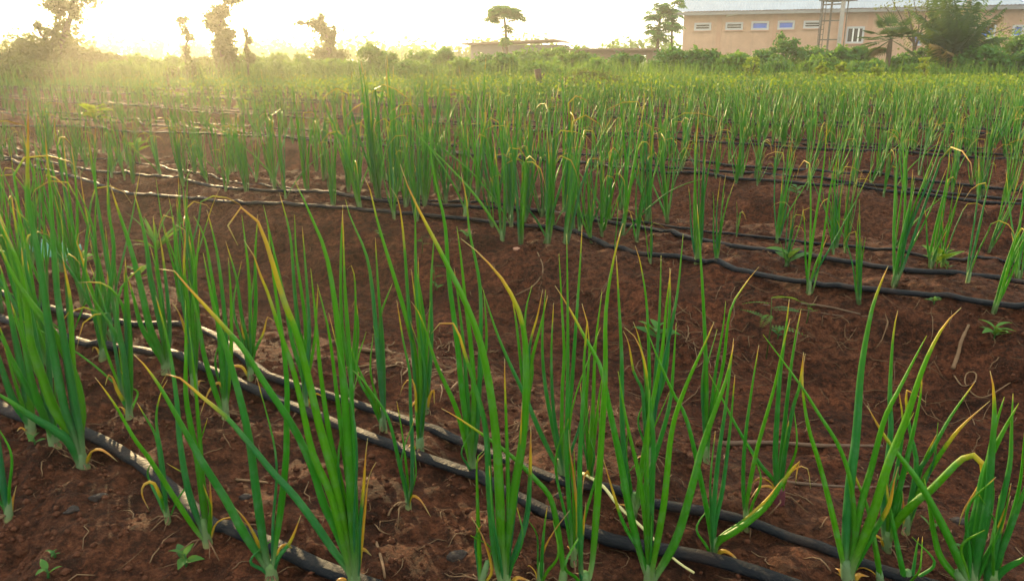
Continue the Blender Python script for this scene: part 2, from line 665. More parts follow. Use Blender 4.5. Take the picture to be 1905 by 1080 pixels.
def onion(label, base, leaves, seed, bulb=False, stem_px=None):
    """base: picture point of the foot; leaves: (width px, dry share, [x,y,...]) drawn as fans in planes through the foot"""
    global n_hand
    n_hand += 1
    rs = random.Random(seed * 17 + 3)
    b = ground(*base)
    o = empty('onion_plant', b, label, 'onion plant', ONION_GROUP)
    mpp = (b - Vector((0, 0, CAM_H))).length / F
    h = Vector((b.x, b.y, 0)).normalized()
    dirs = Vector((0, 0, 0))
    for w, dry, xy in leaves:
        phi = R(rs.uniform(-16, 16))
        m = Vector((h.x * math.cos(phi) - h.y * math.sin(phi), h.x * math.sin(phi) + h.y * math.cos(phi), 0))
        off = rs.uniform(-0.010, 0.010)
        pts = [Vector((rs.uniform(-0.003, 0.003), rs.uniform(-0.003, 0.003), 0.0))]
        for i in range(0, len(xy), 2):
            d = ray(xy[i], xy[i + 1])
            k = (m.x * b.x + m.y * b.y) / (m.x * d.x + m.y * d.y)
            p = Vector((d.x * k, d.y * k, CAM_H + d.z * k)) - b
            p += h * (off * min(1, p.z / 0.08))
            p.z = max(p.z, 0.004)
            pts.append(p)
        n = 18 if len(xy) < 14 else 24
        link('leaf', leaf_mesh(pts, w * mpp * 1.2, max(dry, 0.02), rs.random(), n), o, M_ONION)
        if len(pts) > 1:
            dirs += pts[1].normalized()
    for _ in range(rs.choice((1, 2, 2, 3)) if len(leaves) > 1 else 0):      # thin inner leaves
        w0, d0, xy0 = rs.choice(leaves)
        f = rs.uniform(0.55, 0.95)
        az, sp = rs.uniform(0, 6.28), rs.uniform(0.03, 0.16)
        top = Vector((math.cos(az) * sp, math.sin(az) * sp, 1.0)) * min(0.5, max(0.12, (base[1] - min(xy0[1::2])) * mpp * 0.8)) * f
        bend = Vector((rs.uniform(-.03, .03), rs.uniform(-.03, .03), 0))
        link('leaf', leaf_mesh([(0, 0, 0), top * 0.3 + bend * 0.4, top * 0.65 + bend, top], min(w0, 9) * mpp * rs.uniform(0.6, 0.9), rs.choice((.02, .03, .05, .15)), rs.random(), 16), o, M_ONION)
    dirs.normalize()
    dirs.z = max(dirs.z, 0.5)
    r = max(0.0045, max(l[0] for l in leaves) * mpp * 0.60)
    sl_ = rs.uniform(0.030, 0.050)
    link('stem', stem_mesh(dirs * sl_, r, r * (1.1 if not bulb else 1.0)), o, M_ONION)
    link('root', roots_mesh(rs), o, M_STRAW)
    for _ in range(rs.choice((0, 1, 1, 2))):                                 # old papery outer leaves at the foot
        az, L0 = rs.uniform(0, 6.28), rs.uniform(0.03, 0.085)
        ca, sa2 = math.cos(az), math.sin(az)
        link('dry_sheath', leaf_mesh([(ca * r * .6, sa2 * r * .6, 0.004), (ca * (r + L0 * .12), sa2 * (r + L0 * .12), L0 * .45), (ca * L0 * .55, sa2 * L0 * .55, L0 * .5),
                                      (ca * L0 * .85 + .004, sa2 * L0 * .85, 0.012)], r * 1.5, 1.0, rs.random(), 12, 6, 0.3), o, M_ONION)
    if bulb:
        mb = MB().tube([(0, 0, -0.02), (0, 0, -0.005), (0, 0, 0.010), (0, 0, 0.024), (0, 0, 0.038)],
                       [r * 1.0, r * 1.4, r * 1.45, r * 1.2, r * 0.8], 12)
        link('bulb', mesh_from('bulb', mb.v, mb.f, True), o, M_BULB)
    return o


HAND = [
 ('young onion cut by the left edge of the photo on the near bank', (17, 967), [
  (9, .02, [8,910,-2,827,-15,740]), (6, .9, [22,940,31,905]), (8, .02, [4,900,-16,830,-40,770])]),
 ('blue green onion at the far left of the near lip, beside a small weed', (58, 804), [
  (11, .03, [47,777,23,738,0,672,-25,590]), (12, .04, [50,745,39,683,12,549,0,494]), (12, .03, [57,770,45,718,23,673,-4,600]),
  (9, .05, [60,760,52,690,40,600,30,520])]),
 ('onion with a broken brown stem foot on the near lip at left', (103, 831), [
  (12, .03, [89,788,62,718,45,640,20,560]), (13, .05, [93,777,78,700,60,600,47,533,40,460]), (9, .06, [97,780,92,699,86,560,70,440]),
  (10, .04, [82,773,50,720,23,668,-8,610])]),
 ('tall thick onion on the near lip with the highest reaching leaf at left', (155, 870), [
  (15, .04, [148,812,152,777,144,718,117,650,89,603,58,564,23,510,-8,440]), (14, .03, [130,822,97,795,58,772,20,745,-25,718]),
  (15, .04, [136,815,101,761,78,699,58,640,50,572,35,494,0,410]), (13, .16, [140,812,120,757,102,665,87,580,74,487,58,409,51,339,52,250,52,180]),
  (12, .08, [150,808,138,738,117,619,105,533,99,455,95,380,88,300,83,245]), (12, .16, [150,800,136,690,132,572,124,518,115,470]),
  (11, .04, [143,800,131,720,118,640,110,560,108,480])]),
 ('little drooping onion with tan hooked tip beside the bend of the near hose', (313, 971), [
  (6, .6, [303,932,295,913,284,893,268,897,264,917,278,948]), (7, .05, [305,917,297,847,288,808,272,780,255,751]),
  (7, .12, [307,915,301,850,290,777,299,726,311,703])]),
 ('onion with a long leaf leaning far left and one stubby yellow tip', (387, 1012), [
  (10, .1, [371,994,330,932,280,854,249,812,218,757,194,722,177,700]), (11, .05, [375,983,350,909,334,816,330,757,323,699,311,630,290,550]),
  (12, .04, [383,987,371,878,358,808,346,738,346,660,345,560]), (8, .55, [391,985,392,932,390,889]),
  (9, .05, [386,985,378,900,372,820,362,700,352,610])]),
 ('forked onion plant with pale stem at the bottom edge, over the near black hose', (506, 1078), [
  (14, .07, [489,1045,451,987,420,930,373,854,330,777,296,718,268,679,249,660]), (16, .04, [495,1035,486,979,474,893,466,831,451,757,423,655,400,580,378,470]),
  (13, .05, [509,1035,521,955,532,854,533,788,534,722,528,650,517,572,505,487,498,420]), (9, .4, [517,1035,540,1002,559,953]),
  (8, .6, [488,1035,474,1002,455,970,435,948])]),
 ('largest onion clump, bottom left of centre, with bent orange tips and a hooked dry leaf', (660, 1100), [
  (14, .2, [649,1064,618,1022,583,971,544,920,505,878,470,835,420,777,381,745,350,718,327,701,303,699,299,716]),
  (15, .17, [649,1053,626,990,602,940,583,878,556,816,528,769,489,711,455,655,424,619,389,580,342,529,323,506,303,492,293,502]),
  (17, .28, [655,1049,637,952,618,874,594,788,575,707,552,619,528,557,501,467,486,424,466,389,443,387,427,409,425,436,443,455]),
  (14, .13, [640,1010,614,913,583,843,563,757,544,679,524,623,501,549,482,502,470,467,454,444]),
  (18, .03, [660,1049,653,932,649,847,641,738,633,650,622,553,606,467,583,409,559,354,549,335]),
  (10, .06, [664,1049,661,932,657,816,653,718,649,630,641,520,637,390]), (10, .36, [666,1057,668,990,676,909,680,847,684,814]),
  (13, .05, [657,1045,640,930,615,820,597,700,588,600,578,500]), (8, .8, [668,1050,678,960,686,890,700,860]),
  (12, .05, [662,1050,655,950,640,840,626,730,612,620,590,530])]),
 ('thin three leaved onion standing alone on bare soil in front of the middle hose', (760, 946), [
  (8, .05, [754,913,742,862,723,784,695,738,668,703,645,685]), (5, .08, [758,893,748,808,738,749]), (8, .1, [765,909,767,835,763,738,762,689,750,630,738,555])]),
 ('bushy upright onion behind the middle hose with a hooked brown leaf', (781, 841), [
  (11, .05, [785,800,788,740,789,680,776,580,773,455,773,370]), (12, .08, [779,800,778,730,770,650,750,572,730,506,703,417,688,354,678,331]),
  (10, .16, [781,800,776,740,768,650,760,570,752,455,742,378,727,350]), (7, .5, [775,770,773,726,765,701,750,714,744,734]),
  (9, .06, [784,800,790,720,795,640,800,560]), (8, .1, [780,800,783,720,777,600,765,500])]),
 ('onion with a wilted brown foot at the furrow edge, half behind the bushy upright one', (792, 769), [
  (9, .05, [797,720,803,630,802,533,808,436]), (9, .06, [790,720,792,640,785,560,770,480]), (8, .06, [793,720,790,650,780,560,778,480]), (7, .8, [798,740,806,722,808,750])]),
 ('blue green onion fan with pale stem standing between the two crinkled hoses', (878, 887), [
  (11, .08, [867,827,847,757,812,679,790,610,775,575,765,562]), (12, .05, [874,827,861,738,851,640,835,514,828,417,812,347,803,300,800,235]),
  (12, .05, [878,827,882,738,876,640,866,560,858,480,850,420]), (10, .08, [884,827,889,777,893,660,893,533,873,428,869,378,858,320]),
  (10, .05, [876,820,868,720,860,620,845,500]), (10, .05, [882,820,890,730,905,640,900,540]), (6, .9, [887,860,900,845,903,838])]),
 ('broad bright onion clump at bottom centre whose longest leaf arches to a yellow tip', (940, 1098), [
  (14, .16, [924,1049,912,932,904,796,885,718,870,670,861,640,851,607,842,597,832,594,818,599,803,617]),
  (12, .06, [932,1049,926,932,920,816,908,699,893,642,873,592,850,540]),
  (18, .13, [936,1045,931,940,925,830,912,720,893,630,865,555,839,502,812,448,781,389,758,339,746,304]),
  (18, .2, [939,1049,947,979,959,893,971,823,978,738,978,650,971,595,955,553,932,514,901,479,880,459,858,442]),
  (13, .24, [951,1053,978,979,986,901,988,798]), (10, .12, [944,1000,946,932,943,816,939,699,939,662])]),
 ('single curving onion leaf sweeping left over its neighbours to an orange tip', (1045, 1098), [
  (12, .13, [1048,1070,1041,1010,1025,932,998,897,959,858,920,827,881,800,850,779,820,762])]),
 ('short slim onion sprout at the bottom edge beside the arching single leaf', (1003, 1092), [
  (8, .08, [1007,1050,1012,980,1018,935]), (5, .9, [1010,1030,1030,990,1060,950])]),
 ('lone upright onion leaf with folded pale tip and dry straw at its foot', (893, 1092), [
  (9, .06, [892,1040,890,990,888,920,887,870,892,845,900,842]), (6, .98, [915,1060,900,1000,877,958])]),
 ('narrow onion with a long tan dried leaf, right of centre near the front', (1067, 1052), [
  (9, .05, [1064,1000,1058,932,1054,835,1056,700,1056,572,1054,436]), (9, .72, [1074,971,1068,893,1060,835,1058,800]), (7, .05, [1069,1000,1070,930,1068,840])]),
 ('onion pair of tall leaves with a cropped yellow stub, right of the tan dried leaf', (1086, 1098), [
  (11, .08, [1080,1010,1079,854,1087,699,1087,650,1093,599,1083,560]), (14, .06, [1100,1060,1110,952,1118,835,1126,699,1126,611,1130,553,1142,483,1159,417]),
  (9, .3, [1080,1049,1086,971,1090,932])]),
 ('stiff blue green onion crossing the front hose, five thick leaves in a wide V', (1208, 1095), [
  (15, .1, [1192,1029,1173,952,1153,847,1134,757,1118,681,1091,630,1060,572,1033,529]), (9, .35, [1196,1033,1161,971,1138,901,1122,847]),
  (12, .16, [1208,1041,1212,932,1215,816,1204,718,1200,681,1188,642,1172,618,1161,611]), (14, .03, [1215,1045,1235,932,1250,796,1274,718,1297,665,1313,630,1328,594]),
  (16, .03, [1219,1072,1258,1002,1285,913,1305,835,1332,757,1350,707,1365,640]), (11, .03, [1206,1045,1200,960,1188,880,1165,780,1150,690])]),
 ('onion tuft behind the far crinkled hose at centre, leaves splayed both ways', (1048, 893), [
  (9, .05, [1041,854,1017,738,1009,660,1010,600,1015,540]), (10, .06, [1037,870,1002,796,978,738,947,672,922,611,897,533]),
  (8, .05, [1045,796,1047,699,1050,660,1045,560,1040,470]), (9, .06, [1054,796,1062,738,1072,600,1080,480,1083,420]), (8, .08, [1044,850,1030,760,1026,660,1030,560])]),
 ('upright stiff onion near the furrow bank, just right of the centre tuft', (1098, 900), [
  (9, .05, [1100,850,1104,740,1108,640,1120,540]), (8, .08, [1095,850,1090,760,1096,660,1093,600]), (8, .06, [1102,850,1112,760,1122,690])]),
 ('dark onion with four spreading leaves beside the far hose, right of centre', (1178, 962), [
  (11, .05, [1190,893,1208,777,1223,699,1233,640,1240,560,1248,497]), (11, .05, [1196,917,1223,835,1243,765,1250,718,1258,600]),
  (11, .06, [1165,893,1158,777,1157,660,1152,560,1147,472]), (8, .05, [1172,900,1165,850,1168,800])]),
 ('onion with a very long low leaf bent right to two withered tips', (1326, 1043), [
  (10, .05, [1320,971,1301,874,1278,777,1254,730,1223,660,1200,600]), (10, .05, [1326,971,1336,854,1350,757,1365,630]),
  (9, .05, [1330,979,1344,913,1358,800,1367,700]), (11, .22, [1336,1006,1379,975,1426,935,1453,895,1473,868,1487,853,1482,870,1480,892]),
  (7, .6, [1336,1002,1380,970,1425,930,1453,895,1475,873,1492,865,1503,872,1508,907])]),
 ('slender two leaved onion behind the long low bent leaf', (1388, 985), [
  (8, .06, [1383,905,1386,821,1399,720,1412,640]), (8, .06, [1391,922,1409,831,1440,720,1455,650,1470,590])]),
 ('onion with a purple bulb showing above the crumbly soil of the furrow edge', (1449, 935), [
  (8, .05, [1443,895,1416,861,1376,797,1346,740,1320,690]), (11, .06, [1443,854,1447,760,1452,690,1461,620,1469,553]),
  (9, .06, [1453,854,1467,720,1478,640,1490,578]), (10, .13, [1458,854,1475,760,1487,720,1495,655])]),
 ('big open onion at bottom right whose broad leaf is tallest over the dark bank', (1578, 1085), [
  (11, .13, [1568,1041,1549,952,1526,862,1506,796,1496,738,1494,691,1499,655]), (17, .05, [1572,1037,1580,913,1592,816,1599,718,1603,680,1611,630,1623,572,1638,529,1652,496]),
  (12, .04, [1584,1041,1599,952,1623,862,1646,777,1669,730,1700,669,1724,623]), (15, .1, [1588,1045,1623,955,1654,854,1685,777,1716,683,1743,623,1767,588,1788,568]),
  (11, .36, [1592,1049,1630,983,1654,940,1663,897,1671,868]), (9, .03, [1585,1040,1590,970,1582,890,1561,827,1522,765,1498,726,1459,672,1420,620]),
  (6, .98, [1560,1070,1520,1052,1505,1075])]),
 ('onion with a brown rotting neck and a long tan leaf curling to the soil', (1648, 1025), [
  (10, .04, [1654,983,1677,893,1693,827,1712,738,1716,691]), (12, .36, [1669,967,1708,924,1728,909,1755,882,1778,858,1798,843,1817,843,1829,862,1825,893,1794,940,1784,971]),
  (11, .05, [1644,983,1648,893,1658,796,1656,738,1660,650,1665,603,1671,575]), (8, .12, [1650,980,1663,900,1680,800,1672,720])]),
 ('yellowing onion with straight leaves fanned to the right on the furrow edge', (1685, 990), [
  (8, .06, [1700,932,1708,882,1732,843,1767,780,1815,711]), (9, .32, [1712,909,1743,854,1786,796,1842,745]),
  (9, .2, [1704,874,1693,808,1685,749,1689,728,1722,751]), (5, .9, [1682,960,1679,914])]),
 ('onion with one heavy leaf crossing diagonally to a golden tip, bottom right', (1803, 1100), [
  (15, .15, [1798,1080,1774,1018,1743,955,1708,893,1673,847,1642,804,1613,753]), (12, .03, [1780,1075,1750,1040,1737,1000,1728,948,1718,895])]),
 ('slim yellow tipped onion shoot in front of the brown necked one', (1640, 1100), [(10, .16, [1636,1060,1629,1010,1615,940,1588,870,1584,845])]),
 ('pointed yellow tipped onion shoot with a thin blade beside it, bottom edge', (1684, 1100), [
  (10, .14, [1680,1060,1669,1002,1654,924,1650,885]), (6, .04, [1697,1070,1705,1020,1709,999])]),
 ('dense tall onion clump near the right edge with a pale frayed tip', (1810, 1100), [
  (15, .06, [1798,1029,1817,952,1833,874,1864,808,1895,751]), (15, .1, [1815,1049,1837,932,1844,854,1850,777,1848,718,1842,689]),
  (13, .04, [1808,1050,1822,950,1838,860,1850,800,1868,740])]),
 ('onion cut by the right edge with a chopped straw coloured leaf end', (1846, 1100), [
  (17, .3, [1838,1072,1852,1010,1868,955,1881,918]), (11, .03, [1852,1049,1875,990,1905,913,1930,850]), (10, .03, [1852,1075,1872,1053,1905,1033,1945,1008]),
  (10, .06, [1846,1030,1860,952,1879,862,1882,800,1885,730])]),
 # between the hoses on the left
 ('feathery pale onion between the two left hoses, tips curling over', (191, 668), [
  (7, .05, [187,623,179,572,181,494,171,417,144,350]), (7, .05, [190,611,184,533,177,436,179,358]), (9, .05, [196,592,206,533,212,455,202,397,199,339]),
  (7, .12, [194,619,202,553,200,505]), (7, .05, [193,620,190,570,186,520]), (6, .3, [188,620,178,560,165,520,150,470,142,440,160,425])]),
 ('onion with a bow shaped leaf and tan hooked tip in front of the left hose', (241, 780), [
  (9, .06, [237,720,229,650,218,592,222,541,241,514,268,490]), (9, .05, [238,720,236,640,234,572,231,500]), (8, .05, [235,720,229,660,215,622,175,560,160,525]),
  (8, .12, [240,720,236,640,231,580,214,545,187,526,144,526]), (7, .6, [237,760,218,726,210,705,202,699,196,718]), (9, .05, [243,720,243,640,238,560,233,480])]),
 ('dark thick onion leaning left over the left hose', (309, 693), [
  (10, .1, [299,665,264,607,249,553,237,510]), (12, .1, [303,661,280,611,262,533,240,450,215,375,205,340]), (12, .05, [307,642,292,572,280,518,272,455,260,397,249,358]),
  (8, .2, [313,660,315,600,306,500,295,425]), (9, .06, [311,650,300,560,290,470,285,400])]),
 ('onion with yellow brown short leaf and folded tip, right of the leaning one', (362, 728), [
  (9, .4, [350,640,336,590,320,563]), (9, .25, [356,640,350,570,342,494,344,428,327,417]), (9, .06, [360,640,358,560,366,480,372,420]), (10, .05, [364,660,368,590,360,500,352,440]),
  (9, .05, [358,650,340,560,330,490,322,400])]),
 ('tall onion with a thin yellow hook at its foot where the left hose bends', (420, 776), [
  (10, .05, [416,718,412,660,405,590,395,520,380,440,360,400]), (10, .06, [404,738,380,660,370,600,352,520]), (6, .8, [419,738,408,710,389,726,372,792]),
  (10, .05, [422,720,420,620,412,530,402,460,385,390]), (9, .06, [424,730,430,650,430,560,425,480])]),
 ('onion clump just behind the left hose bend, many fine tips', (466, 705), [
  (8, .08, [462,650,450,590,440,520,420,450]), (8, .05, [466,650,466,580,462,500,450,400]), (9, .05, [470,650,476,570,475,480,480,400]), (8, .3, [463,660,452,620,446,590]),
  (7, .4, [472,660,490,620,498,590,510,600])]),
 ('onion with crossing leaves under the hooked dry leaf, behind the left crinkled hose', (568, 765), [
  (10, .05, [565,700,556,620,548,540,540,440,520,360]), (9, .05, [570,700,575,620,570,520,562,420]), (9, .06, [563,700,545,640,530,560,510,470,490,380]), (8, .12, [572,710,585,640,590,570,592,533]),
  (9, .05, [569,700,568,600,552,480,548,400])]),
 ('onion with thin wiry leaves at furrow edge left of centre', (655, 735), [
  (7, .1, [655,690,661,600,660,520,652,490,645,500]), (7, .08, [652,690,645,610,640,530,642,500]), (8, .06, [650,690,636,600,634,480,638,380]), (7, .15, [658,690,666,620,662,560,655,570])]),
 ('double leaved dark onion standing on the furrow edge before the red bank', (713, 800), [
  (11, .05, [713,749,709,669,707,592,716,560,730,525]), (11, .06, [711,740,702,640,692,530,680,467,653,405,643,370]), (7, .06, [705,770,695,745,664,679,648,630]),
  (9, .05, [714,740,712,640,704,540,698,440])]),
 ('paired thin onion leaves right of the bright clump, far edge of the closest bed', (978, 800), [
  (9, .08, [983,740,990,670,1005,611,1019,550]), (8, .12, [975,740,968,670,960,600,950,540]), (8, .3, [981,740,985,650,1000,590,1010,540]), (9, .06, [978,740,975,660,978,580,990,530])]),
 ('stout onion with orange folded tips in front of a broad leaved weed', (1206, 862), [
  (9, .06, [1213,790,1220,690,1227,580,1230,475]), (8, .12, [1205,800,1200,690,1188,625,1178,597]), (12, .08, [1212,780,1238,690,1246,560,1246,500]), (9, .05, [1216,780,1232,690,1258,560,1268,470,1271,435]),
  (8, .08, [1207,780,1208,680,1203,560,1190,480,1182,455]), (9, .22, [1200,780,1195,720,1180,690,1170,635,1160,612])]),
 ('sparse onion with one very long leaf rising in front of the second bed', (1314, 860), [
  (9, .04, [1314,780,1314,700,1309,572,1303,470,1297,380]), (8, .05, [1320,790,1330,700,1345,610,1350,560]), (8, .06, [1310,790,1306,720,1312,650]), (8, .12, [1322,780,1345,680,1358,580,1385,530,1412,496])]),
]
for i, (lab, base, lv) in enumerate(HAND):
    onion(lab, base, lv, i + 1, bulb='purple bulb' in lab)

# ---- variants for the rows behind
def variant_leaves(rs, n, H, wide=1.0):
    out = []
    for i in range(n):
        az = rs.uniform(0, 2 * math.pi)
        lean = abs(rs.gauss(0.0, 0.11)) + 0.02 if rs.random() < 0.93 else rs.uniform(0.30, 0.7)
        L = H * (rs.uniform(0.62, 1.08) if rs.random() < 0.85 else rs.uniform(0.3, 0.55))
        curve = rs.uniform(-0.05, 0.20)
        dry = rs.choice((0.02, 0.03, 0.05, 0.05, 0.08, 0.12, 0.25))
        pts = []
        for u in (0, 0.15, 0.4, 0.65, 0.85, 1.0):
            r = L * (lean * u + curve * lean * u * u * 2 + 0.02 * math.sin(u * 5 + i))
            pts.append([math.cos(az) * r, math.sin(az) * r, L * u * (1 - 0.10 * u * lean * 4)])
        if rs.random() < 0.2:                       # a tip that has folded over
            x, y, z = pts[-2]
            k = rs.uniform(0.05, 0.10) * L / 0.4
            pts[-1] = [x + math.cos(az) * k, y + math.sin(az) * k, z - 0.01]
            pts.append([x + math.cos(az) * k * 1.5, y + math.sin(az) * k * 1.5, z - rs.uniform(0.05, 0.10)])
            dry = 0.3
        w = rs.uniform(0.0075, 0.0118) * wide
        out.append((pts, w, dry, rs.random()))
    return out


variants = []
for v in range(20):
    rs = random.Random(100 + v)
    n = rs.choice((4, 5, 6, 7, 8, 9, 10))
    L = variant_leaves(rs, n, 0.53, 0.98)
    yl = sum(1 for l in L if l[2] > 0.1)
    look = f"{('three', 'four', 'five', 'six', 'seven', 'eight', 'nine', 'ten')[n - 3]} leaves, {('green tips', 'one yellowed tip', 'two yellowed tips')[min(yl, 2)] if yl < 3 else 'many yellowed tips'}"
    variants.append(([leaf_mesh(p, w, d, h, 12, 6) for p, w, d, h in L], stem_mesh((0, 0, 0.04), 0.0065, 0.007), look))

# ---- bed 2 (the second bed) by eye, the rest by rows
spots = []                                    # x, y, z, scale, rotation, variant, label
EYE = [(1505, 545, 1.08, 'tall upright'), (1598, 566, .62, 'two leaved'), (1663, 533, 1.05, 'broad spreading'), (1800, 525, .98, 'dark bushy'),
       (1848, 582, .78, 'short yellow tipped'), (1295, 490, 1.12, 'tall'), (1332, 488, .6, 'thin'), (1210, 490, .5, 'thin'), (1145, 468, .5, 'short'),
       (1100, 452, .85, ''), (1030, 424, .95, ''), (976, 414, .9, ''), (945, 396, .85, ''), (1068, 430, .8, ''), (1120, 440, .85, ''), (1185, 450, .85, ''),
       (1240, 402, .85, ''), (1550, 474, .7, 'yellowing'), (1572, 470, .6, 'pale'), (1732, 498, .8, 'weedy'), (1752, 496, .62, 'tattered'), (1893, 522, .95, 'edge'),
       (1665, 462, .85, ''), (1462, 496, .5, ''), (1370, 440, .35, ''), (1445, 452, .8, ''), (1840, 470, .8, '')]
EYE_LABEL = {
 1505: 'tall upright onion on the front lip of the second bed, roots over the black hose',
 1598: 'small two leaved onion before the second bed hose, beside the tall upright one',
 1663: 'broad spreading onion between the two hoses of the second bed, right of centre',
 1800: 'dark bushy onion beside the wide hose of the second bed near the right edge',
 1848: 'short open onion with yellow tips by the second bed front hose, far right',
 1295: 'tall onion on the front hose where the second bed starts to show bare soil',
 1332: 'thin two leaved onion just right of the tall one on the second bed front hose',
 1210: 'thin young onion below the front hose of the second bed, left of the tall one',
 1145: 'short thin onion on the front hose just past its kink',
 1550: 'yellowing narrow onion behind the hoses of the second bed',
 1572: 'pale yellow onion next to the yellowing narrow one',
 1732: 'onion with weedy foot behind the wide hose of the second bed',
 1752: 'tattered tan and green onion next to the weedy footed one',
 1893: 'onion of the second bed cut by the right edge of the photo',
}
for px, py, sc, w in EYE:
    p = ground(px, py)
    spots.append([p.x, p.y, p.z, sc, None, EYE_LABEL.get(px)])
eye_xy = np.array([(q[0], q[1]) for q in spots] + [(q.location.x, q.location.y) for q in COL.objects if q.name.startswith('onion_plant')])
rr = random.Random(11)
for k in range(0, NBED + 1):
    a = bed_start(k)
    rows = (0.05, 0.22, 0.42, 0.60, 0.80) if k > 1 else (0.03, 0.20, 0.40, 0.58, 0.76) if k else (0.22, 0.40, 0.56, 0.72)
    for off in rows:
        t = -1.0
        while t < 2.6 * a + 3:
            t += rr.uniform(0.075, 0.165) * (1.0 if k < 6 else 1.15)
            s = a + off + rr.gauss(0, 0.022)
            keep = 0.86
            if k == 0:
                keep = 0 if t < 1.5 else 0.5
            if k == 1:
                keep = 0.03 if t < 1.35 else 0.60 if t < 2.0 else 0.62 if t < 3.6 else 0.50 if t < 5.3 else 0.28
            if k == 2:
                keep = 0.42 if t < 1.3 else 0.50 if t < 4 else 0.34
            if 2 < k < 6:
                keep = 0.34 if t > 0.75 * a else 0.62 if t > 0.4 * a else 0.85
            elif k > 5:
                keep = 0.8
            if rr.random() > keep:
                continue
            x, y = st(s, t)
            if y > 23 or y < 1:
                continue
            px, py, dep = project(x, y, 0)
            if px < -60 or px > 1965 or py > 1200:
                continue
            if k < 2 and np.min(np.hypot(eye_xy[:, 0] - x, eye_xy[:, 1] - y)) < 0.065:
                continue
            spots.append([x, y, None, rr.uniform(0.66, 1.12) * (1 if k < 2 else 0.84 if k == 2 else 0.92) * (1.22 if k == 1 and 1.3 < t < 3.6 else 1 if k < 1 or t < 0.9 * a else 0.85), None, None])
z = height(np.array([q[0] for q in spots]), np.array([q[1] for q in spots]))
for q, zz in zip(spots, z):
    q[2] = float(zz)
dep = [project(q[0], q[1], q[2])[2] for q in spots]
order = sorted(range(len(spots)), key=lambda i: dep[i] - (100 if spots[i][5] else 0))
NEAR = 296 - n_hand
UPRIGHT = sorted(range(len(variants)), key=lambda v: max(max(abs(q.co.x), abs(q.co.y)) for me in variants[v][0] for q in me.vertices))[:6]
LANDMARK = [(120, 'at the left edge'), (300, 'below the sun'), (480, 'below the creeper pillar'), (660, 'below the leaning tree'), (830, 'below the low thicket'),
            (1000, 'below the umbrella papaya'), (1180, 'below the brown ruin'), (1330, 'below the papaya pair'), (1500, 'below the blue windows'),
            (1640, 'below the tank stand'), (1800, 'below the feather palm'), (9999, 'near the right edge')]
for rank, i in enumerate(order[:NEAR]):
    x, y, zz, sc, _, lab = spots[i]
    s_ = x * N0 + y * N1
    px, py, _d = project(x, y, zz)
    vi = rr.randrange(len(variants))
    if spots[i][5] and 'spread' not in spots[i][5] and 'open' not in spots[i][5]:
        vi = rr.choice(UPRIGHT)
    tx, ty = rr.gauss(0, 0.06), rr.gauss(0, 0.06)
    leaves, stem, look = variants[vi]
    if not lab:
        size = ('small', 'middling', 'tall')[0 if sc < 0.86 else 1 if sc < 1.05 else 2]
        lean = 'left-leaning' if ty < -0.045 else 'right-leaning' if ty > 0.045 else 'upright'
        part = [w for lim, w in LANDMARK if px < lim][0]
        bed = 'nearest' if s_ < 2 else 'second' if s_ < 4.2 else 'third' if s_ < 6.3 else 'fourth'
        row = '' if s_ > 4.2 or s_ < 2 else ' front' if s_ < 3.1 else ' back'
        lab = f'{size} {lean} onion, {look}, {bed} bed{row}, {part}'
    o = empty('onion_plant', (x, y, zz), lab, 'onion plant', ONION_GROUP)
    o.scale = (sc,) * 3
    o.rotation_euler = (tx, ty, 0)
    spin = rr.uniform(0, 6.28)
    o.rotation_euler = (Matrix.Rotation(tx, 3, 'X') @ Matrix.Rotation(ty, 3, 'Y') @ Matrix.Rotation(spin, 3, 'Z')).to_euler()
    for me in leaves:
        link('leaf', me, o, M_ONION)
    link('stem', stem, o, M_ONION)

# the rest of the rows as one mass
def low_variant(rs, sides, segs):
    V, T, D, Hh, AL, SH = [], [], [], [], [], []
    for pts, w, d, h in variant_leaves(rs, rs.choice((5, 6, 7, 7, 8)), 0.46, 1.0):
        c, L = spline(pts, segs)
        u = np.linspace(0, 1, segs)
        r = 0.5 * w * np.power(np.clip(1 - u ** 1.7, 0, 1), 0.85) + 0.0006
        b = len(V)
        dd = np.where(u > 1 - d, 0.42 + 0.58 * (u - (1 - d)) / d, 0.42 * sstep(u, 1 - d - 0.08, 1 - d))
        ph = rs.uniform(0, 6)
        dd = dd * (1.0 if rs.random() < 0.25 else 0.45)
        for i in range(segs):
            for k in range(sides):
                g = 2 * math.pi * k / sides + ph
                V.append((c[i, 0] + math.cos(g) * r[i], c[i, 1] + math.sin(g) * r[i], c[i, 2]))
                D.append(dd[i]); Hh.append(h); AL.append(max(0, (u[i] - 0.35) / 0.65)); SH.append(max(0.0, 1 - u[i] / 0.12))
        for i in range(segs - 1):
            for k in range(sides):
                q = (k + 1) % sides
                T.append((b + i * sides + k, b + i * sides + q, b + (i + 1) * sides + q))
                T.append((b + i * sides + k, b + (i + 1) * sides + q, b + (i + 1) * sides + k))
    return [np.array(q, float) for q in (V, D, Hh, AL, SH)] + [np.array(T)]


